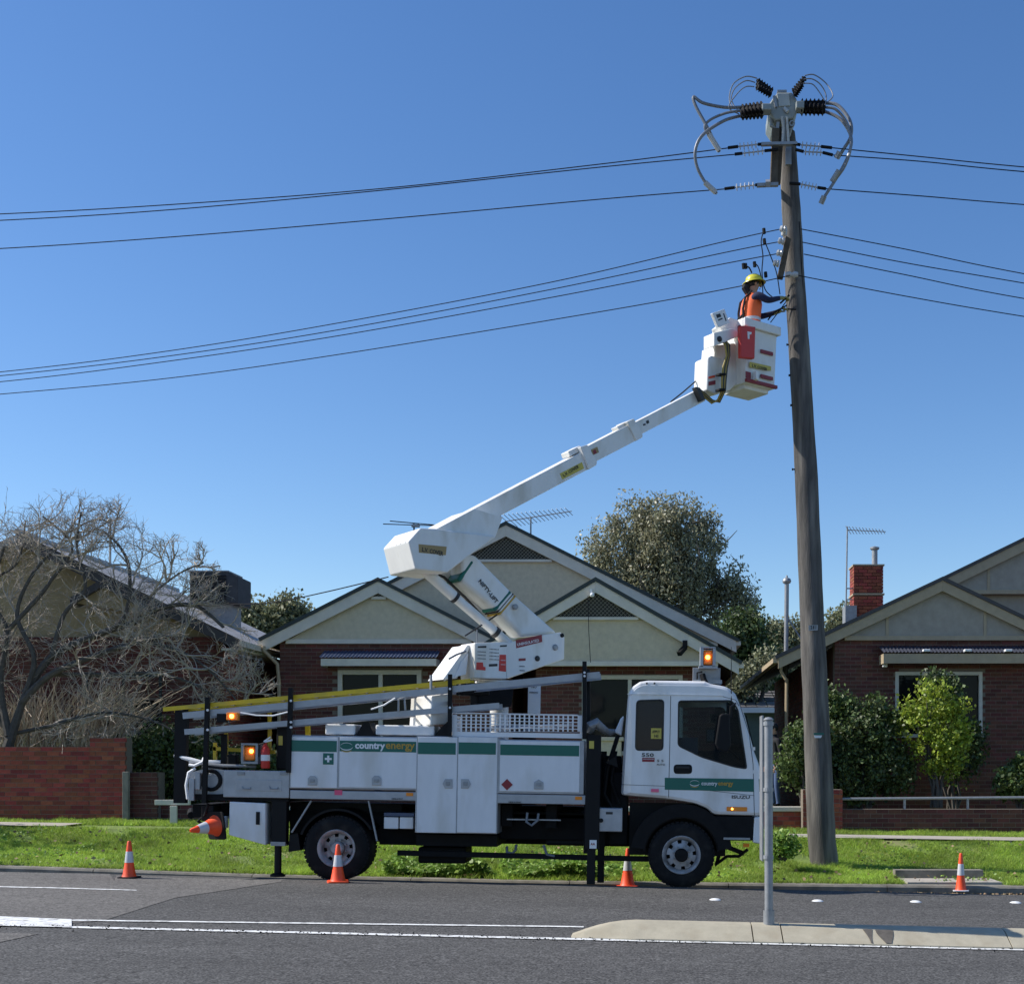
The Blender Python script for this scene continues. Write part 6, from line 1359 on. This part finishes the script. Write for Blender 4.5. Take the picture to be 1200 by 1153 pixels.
def clumps(blobs, nc, npc, cr, Y, dY, droop=1.0, shell=.5):
    """blobs in px (x,y,r); sample clump centres mostly near the blob surface, then leaves"""
    w = np.array([b[2]**2 for b in blobs], float); w /= w.sum(); out = []
    for _ in range(nc):
        b = blobs[rng.choice(len(blobs), p=w)]; v = rng.normal(size=3); v /= np.linalg.norm(v); rr_ = b[2]*(shell+(1-shell)*rng.random())**.6
        s = Y/F; c = np.array(P(b[0]+v[0]*rr_, b[1]-v[2]*rr_, Y)); c[1] = Y+v[1]*b[2]*s*dY
        k = int(npc*rng.uniform(.4, 1.5)); q = np.clip(rng.normal(size=(k, 3)), -1.7, 1.7)*cr*rng.uniform(.6, 1.3)*np.array([1, 1, droop*rng.uniform(.7, 1.3)]); out.append(c+q)
    return np.concatenate(out)
def limb(mb, a, b, r0, r1, n=5, wob=.12):
    pts = []; ln = (b-a).length
    for i in range(n+1):
        t = i/n; pts.append(a.lerp(b, t)+Vector((random.gauss(0, 1), random.gauss(0, 1), random.gauss(0, .6)))*ln*wob*.5*math.sin(math.pi*t))
    mb.tube(pts, [r0+(r1-r0)*i/n for i in range(n+1)], 7); return pts
# gum tree behind the middle house
gt = thing('gum_tree', 'big grey green eucalyptus behind the middle house roof', 'tree', P(775, 915, 62))
bl = [(x_, y_+7, r_*.92) for x_, y_, r_ in [(772, 622, 38), (744, 612, 26), (800, 606, 24), (768, 600, 18), (730, 640, 30), (770, 660, 42), (812, 640, 32), (700, 640, 20), (690, 655, 14), (832, 622, 18), (806, 680, 36), (850, 668, 16), (862, 700, 22), (838, 706, 24), (740, 690, 34), (780, 705, 40), (820, 730, 30), (872, 712, 12), (858, 690, 14), (715, 675, 24)]]
quads('crown', clumps(bl, 430, 120, .27, 62, 1.1, 1.5, .84), .088, 'leaf_gum', gt, 2.3, .9)
mb = MB(); b0 = P(775, 915, 62); k = P(778, 745, 62); limb(mb, b0, k, .45, .36)
for (x, y, dY) in ((740, 630, 0), (765, 600, 1), (805, 615, -1), (700, 645, 0), (860, 700, -.5), (835, 690, 1), (885, 712, 0), (820, 650, -2), (750, 680, -2), (845, 640, 1), (868, 668, 0)):
    m_ = P((778+x)/2+random.uniform(-8, 8), (745+y)/2, 62+dY*.5); limb(mb, k, m_, .2, .13); pp = limb(mb, m_, P(x, y, 62+dY), .12, .03)
    for _ in range(4): q = random.choice(pp[1:]); limb(mb, q, q+Vector((random.uniform(-1, 1), random.uniform(-1, 1), random.uniform(-.2, 1))), .04, .012, 3)
mk('trunk', mb, M['bark'], gt, smooth=True)
def bgtree(label, blobs, Y, nc, npc, cr, leaf, m, name='tree', grp='trees behind the houses'):
    cx = sum(b[0] for b in blobs)/len(blobs); t = thing(name, label, 'tree', P(cx, 905, Y), group=grp)
    quads('crown', clumps(blobs, nc, npc, cr, Y, 1, 1., .55), leaf, m, t, 1.5, .3)
    mb = MB(); top = min(b[1] for b in blobs); base = P(cx, 905, Y); limb(mb, base, P(cx, (top+880)/2, Y), .25, .15)
    for b in blobs[:6]: limb(mb, P(cx, (top+880)/2+20, Y), P(b[0], b[1], Y), .12, .04)
    mk('trunk', mb, M['bark'], t, smooth=True); return t
bgtree('dark rounded evergreen between the gum tree and the far house', [(865, 750, 24), (880, 775, 28), (850, 770, 22), (895, 800, 24), (865, 800, 30), (840, 800, 20), (880, 735, 10)], 50, 300, 90, .28, .11, 'leaf_dark', 'evergreen_tree')
bgtree('pale shrubby tree in front of the dark evergreen by the truck roof', [(885, 790, 16), (870, 805, 16), (900, 780, 12), (850, 815, 14)], 46, 90, 60, .2, .1, 'leaf_hill', 'small_tree')
bgtree('grey green trees on the skyline left of the timber pole', [(900, 745, 16), (915, 752, 18), (932, 745, 14), (888, 735, 8), (905, 775, 22), (935, 770, 20), (915, 800, 24)], 95, 220, 70, .42, .19, 'leaf_hill', 'hill_tree')
bgtree('grey green trees on the skyline beside the mast and chimney', [(965, 745, 12), (985, 732, 12), (972, 752, 16), (998, 720, 8), (950, 760, 16), (978, 770, 18)], 95, 150, 70, .42, .19, 'leaf_hill', 'hill_tree')
bgtree('olive trees on the skyline between left house and middle house', [(290, 722, 13), (312, 728, 14), (338, 716, 13), (350, 725, 10), (275, 730, 10), (325, 738, 16), (345, 740, 16), (300, 745, 16)], 90, 240, 70, .42, .19, 'leaf_hill', 'hill_tree')
mb = MB()
# distant scrub to close the horizon
pts = np.column_stack([rng.uniform(-160, 160, 26000), rng.uniform(110, 150, 26000), rng.uniform(0, 1, 26000)]); hgt_ = 4.5+2.5*np.sin(pts[:, 0]*.11)+1.6*np.sin(pts[:, 0]*.37+1); pts[:, 2] *= hgt_
quads('far_scrub', pts, .9, 'leaf_hill', None, 1.3, 0, kind='stuff')
# shrubs in the right garden
def shrub(name, label, blobs, Y, nc, npc, cr, leaf, m, stems=5, base=None, grp=None, asp=1.5):
    cx = sum(b[0] for b in blobs)/len(blobs); by = base or max(b[1]+b[2] for b in blobs)
    t = thing(name, label, 'shrub', P(cx, by, Y), group=grp); quads('foliage', clumps(blobs, nc, npc, cr, Y, .9, 1., .6), leaf, m, t, asp, .1)
    mb = MB(); b0 = P(cx, by, Y)
    for k in range(stems):
        b = blobs[k % len(blobs)]; limb(mb, b0+Vector((random.uniform(-.12, .12), random.uniform(-.1, .1), -.1)), P(b[0], b[1], Y), .035, .012, 4, .1)
    mk('stem', mb, M['bark'], t, smooth=True); return t
shrub('garden_shrub', 'large dark green shrub right of the timber pole', [(1008, 862, 28), (985, 875, 30), (1035, 872, 26), (1000, 905, 34), (1040, 905, 28), (1022, 838, 9), (962, 862, 18), (975, 905, 24), (1056, 890, 14)], 25.6, 300, 70, .10, .055, 'leaf_dark', base=952)
shrub('garden_shrub', 'mid green shrub with pale leaves left of the timber pole', [(940, 880, 20), (930, 900, 18), (948, 905, 22), (955, 860, 16), (935, 860, 12)], 25.3, 130, 60, .09, .05, 'leaf_mid', base=948)
shrub('garden_shrub', 'upright feathery dark shrub top behind the large shrub', [(975, 832, 11), (990, 828, 9), (1028, 830, 8), (1046, 845, 9), (972, 815, 5)], 25.9, 90, 50, .11, .055, 'leaf_mid', base=950)
sm = shrub('small_tree', 'bright yellow green small tree before the right house window', [(1092, 822, 22), (1075, 850, 20), (1105, 850, 24), (1090, 880, 24), (1115, 875, 20), (1120, 830, 12), (1085, 808, 10), (1070, 830, 12), (1108, 895, 16), (1128, 860, 10)], 25.4, 150, 40, .085, .055, 'leaf_light', stems=7, base=940)
shrub('garden_shrub', 'dark shrub shaded behind the bright small tree', [(1106, 812, 14), (1130, 858, 18), (1128, 890, 20), (1096, 800, 8)], 26.3, 100, 60, .13, .06, 'leaf_dark', base=945)
shrub('camellia_bush', 'small glossy leaved bush at the right edge behind the pipe rail', [(1190, 912, 18), (1205, 905, 18), (1185, 925, 12), (1215, 920, 18)], 25.2, 90, 70, .1, .06, 'leaf_mid', base=945)
shrub('hedge_shrub', 'very dark hedge behind the short brown brick pier beside the truck tail', [(170, 885, 22), (200, 880, 26), (235, 890, 26), (200, 915, 24), (165, 905, 14), (260, 900, 26), (300, 905, 24), (235, 920, 24)], 25.6, 260, 80, .14, .06, 'leaf_dark', base=955)
shrub('verge_weed', 'small leafy weed clump on grass by the sign post', [(915, 985, 8), (922, 992, 9), (908, 992, 7)], 20.6, 30, 40, .07, .05, 'weed', base=1000)
# bare tree at left
bt = thing('bare_tree', 'leafless tree with spreading grey branches over the left brick fence', 'tree', P(8, 940, 25.2))
segs = []
def env(p):
    px = CX+p.x*F/p.y; py = CY-(p.z-H)*F/p.y; return py > random.gauss(0, 13)+np.interp(px, [-50, 60, 130, 190, 240, 300, 330], [590, 592, 588, 625, 665, 760, 850])
def grow(p, d, ln, r, lvl, YY):
    n = 5 if lvl < 2 else 4; pts = [p]; dd = d.copy(); q = p.copy()
    for i in range(n):
        dd = (dd+Vector((random.gauss(0, 1), random.gauss(0, .7), random.gauss(0, 1)))*(.16 if lvl < 2 else .24)+Vector((0, 0, .03 if lvl < 3 else .05))).normalized()
        q = q+dd*ln/n; pts.append(q.copy())
        if not env(q): break
    n = len(pts)-1
    segs.append((pts, r, r*.55 if lvl < 5 else r*.4, lvl))
    if lvl >= 5: return
    kids = (3, 4, 5, 5, 3)[lvl]
    for k in range(kids):
        t = random.uniform(.3, 1) if k else 1; i = min(n-1, int(t*n)); base = pts[i].lerp(pts[i+1], t*n-i) if t < 1 else pts[-1]
        nd = (dd+Vector((random.gauss(0, 1), random.gauss(0, .8), random.gauss(0, 1)))*.62).normalized()
        grow(base, nd, ln*random.uniform(.55, .8), max(.0045, r*random.uniform(.42, .58)), lvl+1, YY)
def main(px, r, Y=25.2):
    pts = [P(x, y, Y+(dy if len(q) > 2 else 0)) for q in px for x, y, dy in [(*q, 0)[:3]]]; sm_ = spline(pts, 5); segs.append((sm_, r, r*.35, 0)); return sm_
trunk = main([(6, 960), (4, 900), (14, 860), (30, 812)], .17)
arms = [([(14, 860), (60, 850), (120, 835), (180, 845), (225, 870)], .04), ([(60, 790), (130, 790), (190, 790), (245, 812), (270, 850)], .045), ([(170, 750), (215, 765), (250, 790), (285, 830)], .035), ([(8, 740), (-20, 690), (20, 660), (30, 610)], .04), ([(30, 812), (60, 770), (110, 745), (160, 728), (190, 712), (230, 710), (262, 735)], .085), ([(26, 822), (60, 790), (120, 765), (170, 750), (200, 745)], .08), ([(10, 862), (0, 800), (8, 740), (-10, 700), (5, 640)], .08), ([(30, 812), (40, 770), (20, 720), (40, 670), (70, 640)], .06), ([(110, 745), (145, 725), (152, 670), (140, 640), (120, 622)], .05), ([(60, 770), (75, 720), (100, 690), (90, 640), (95, 600)], .05), ([(14, 860), (-30, 800), (-60, 720)], .08), ([(160, 728), (175, 700), (210, 672), (238, 660)], .035), ([(8, 740), (45, 700), (60, 680), (85, 640), (50, 605)], .05)]
for px, r in arms:
    a_ = main([(x, y, 0) for x, y in px], r, 25.2+random.uniform(-.1, .1))
    m_ = len(a_)
    for k in range(9 if r > .06 else 7):
        i = int(m_*random.uniform(.25, .97)); dr = (a_[min(i+1, m_-1)]-a_[i-1]).normalized()
        nd = (dr*.6+Vector((random.gauss(0, .8), random.gauss(0, .7), random.gauss(.25, .6)))).normalized(); grow(a_[i], nd, random.uniform(.45, .95), random.uniform(.014, .026), 2, 25.8)
mb1, mb2 = MB(), MB()
for pts, r0, r1, l in segs:
    n = len(pts); (mb1 if r0 > .03 else mb2).tube(pts, [r0+(r1-r0)*i/(n-1) for i in range(n)], 8 if r0 > .03 else (4 if r0 > .012 else 3), cap=False)
mk('branch', mb1, M['bark'], bt, smooth=True); mk('twig', mb2, M['twig'], bt, kind='stuff'); print('TWIG TRIS', len(mb2.f)*2)
# street tree just outside the frame whose shade falls on the left verge
stt = thing('street_tree', 'street tree on the verge beyond the left edge casting branch shadows', 'tree', (-16.2, 21.4, vz(-16, 21.4)))
mb = MB(); b0 = Vector((-16.2, 21.4, .2)); k = Vector((-16.1, 21.4, 2.6)); limb(mb, b0, k, .16, .12); tips = []
for _ in range(16):
    e_ = k+Vector((random.uniform(-1.6, 1.6), random.uniform(-1.6, 1.6), random.uniform(.6, 2.6))); pp = limb(mb, k, e_, .07, .025)
    for _ in range(5): q = random.choice(pp[2:]); e2 = q+Vector((random.gauss(0, .5), random.gauss(0, .5), random.uniform(.1, .8))); limb(mb, q, e2, .02, .006, 3); tips.append(e2)
mk('trunk', mb, M['bark'], stt, smooth=True)
quads('crown', np.concatenate([np.array(t)+rng.normal(size=(26, 3))*.2 for t in tips]), .09, 'leaf_mid', stt, 1.4)
# clump of dry upright stems behind the fence
ds = thing('dry_shrub', 'clump of dry upright cane stems behind the red brick fence', 'shrub', P(80, 940, 26.4))
mb = MB()
for k in range(1100):
    x = rng.uniform(-40, 150); y0 = 880+rng.uniform(0, 20); Y = 26.4+rng.uniform(-.4, .5); h = rng.uniform(25, 108)*(1-.35*abs(x-70)/110); lean = rng.normal((x-60)*.3+14, 30)*h/90
    a = P(x, y0, Y); b = P(x+lean*.3+rng.normal(0, 4), y0-h*.55, Y+rng.normal(0, .1)); c_ = P(x+lean, y0-h, Y+rng.normal(0, .2)); w = rng.uniform(.007, .016)
    mb.tube([a, b, c_], [w, w*.8, w*.25], 3, cap=False)
mk('cane', mb, M['stick'], ds, kind='stuff')
# ------------------------------------------------------------- grass and ground cover
def blades(name, n, xr, yr, h, w, m, mask=None, dz=0):
    x = rng.uniform(*xr, n); y = rng.uniform(*yr, n); 
    keep = np.ones(n, bool)
    if mask is not None: keep = mask(x, y)
    keep &= (np.sin(x*2.3+1.5*np.sin(y*3.1))+np.sin(x*.9-y*2.2)+np.sin(x*7.7+y*5.1)*.6+rng.normal(0, .45, n)) > -1.55
    x, y = x[keep], y[keep]; n = len(x); z = verge_z(x, y)+dz; pat = .6+.5*np.sin(x*1.7+3*np.sin(y*1.1))*np.sin(y*2.3+x*.6)+.5*np.sin(x*5.1+2*np.sin(y*4))*np.sin(y*6.3+x)+rng.normal(0, .2, n); hh = h*np.clip(.45+.55*pat, .25, 1.5)*rng.uniform(.6, 1.2, n)
    ang = rng.uniform(0, 2*np.pi, n); ln = rng.normal(0, .75, (n, 2))*hh[:, None]
    dx = np.cos(ang)*w/2; dy = np.sin(ang)*w/2
    V = np.empty((n, 3, 3)); V[:, 0] = np.stack([x-dx, y-dy, z-.01], 1); V[:, 1] = np.stack([x+dx, y+dy, z-.01], 1); V[:, 2] = np.stack([x+ln[:, 0], y+ln[:, 1], z+hh], 1)
    me = bpy.data.meshes.new(name); me.vertices.add(3*n); me.vertices.foreach_set('co', V.ravel()); me.loops.add(3*n); me.loops.foreach_set('vertex_index', np.arange(3*n)); me.polygons.add(n); me.polygons.foreach_set('loop_start', np.arange(0, 3*n, 3)); me.polygons.foreach_set('loop_total', np.full(n, 3))
    me.update(calc_edges=True); me.validate(); me.materials.append(M[m]); o = link(bpy.data.objects.new(name, me)); o['kind'] = 'stuff'; return o
xa_, xb_ = P(1060, 0, 19.7).x, P(1170, 0, 19.7).x
msk = lambda x, y: ~((x > xa_-.05) & (x < xb_+.05) & (y < 20.45))
blades('grass', 330000, (-13, 8.5), (19.47, 22.74), .065, .012, 'grass', msk)
blades('grass', 60000, (-13.5, 8.8), (23.64, 24.5), .08, .014, 'grass')
blades('grass', 30000, (-12.5, 9), (24.9, 26.5), .1, .016, 'grass')
blades('grass', 9000, (-13, 8.5), (19.40, 19.55), .10, .012, 'grass', msk)
# taller tuft round the pole foot
blades('grass', 5000, (P(930,0,21).x, P(990,0,21).x), (20.6, 21.3), .14, .012, 'grass')
# leafy weeds under the truck
n = 15000; x = rng.uniform(P(455, 0, 20).x, P(740, 0, 20).x, n); y = 19.5+np.abs(rng.normal(0, .55, n)); cl = (np.sin(x*3.1)+np.sin(x*7.3+y*3)+rng.normal(0, .6, n)) > -.5; x, y = x[cl], y[cl]
quads('ground_cover', np.stack([x, y, verge_z(x, y)+rng.uniform(.01, .17, len(x))*(1+.5*np.sin(x*4))], 1), .065, 'weed', None, 1.3, 0, kind='stuff', flat=.5)
n = 9000; x = rng.uniform(-13, 9, n); y = rng.uniform(19.5, 22.7, n); cl = (np.sin(x*1.3+y)+np.sin(x*3.3-2*y)+rng.normal(0, .5, n)) > .9; x, y = x[cl], y[cl]
quads('clover', np.stack([x, y, verge_z(x, y)+rng.uniform(.02, .07, len(x))], 1), .04, 'weed', None, 1.2, 0, kind='stuff', flat=.4)
# fallen leaves in the gutter
n = 1500; x = np.concatenate([rng.uniform(P(560,0,19).x, P(1240,0,19).x, n//2), rng.normal(P(900,0,19).x, .9, n//2)]); y = 19.28-np.abs(rng.normal(0, .13, len(x)))
quads('leaf_litter', np.stack([x, y, road_z(x, y)+.012], 1), .04, 'litter', None, 1.5, 0, kind='stuff', flat=.25)
n = 500; x = rng.uniform(-12, 8, n); y = rng.uniform(19.35, 22.6, n); quads('leaf_litter', np.stack([x, y, verge_z(x, y)+.06], 1), .045, 'litter', None, 1.4, 0, kind='stuff', flat=.3)
# grit on the painted lines
n = 900; x = rng.uniform(-9, 6, n); y = 12+rng.normal(0, .08, n); quads('road_grit', np.stack([x, y, road_z(x, y)+.012], 1), .016, 'dark', None, 1.2, 0, kind='stuff', flat=.2)
# small plants along the top of the kerb at left
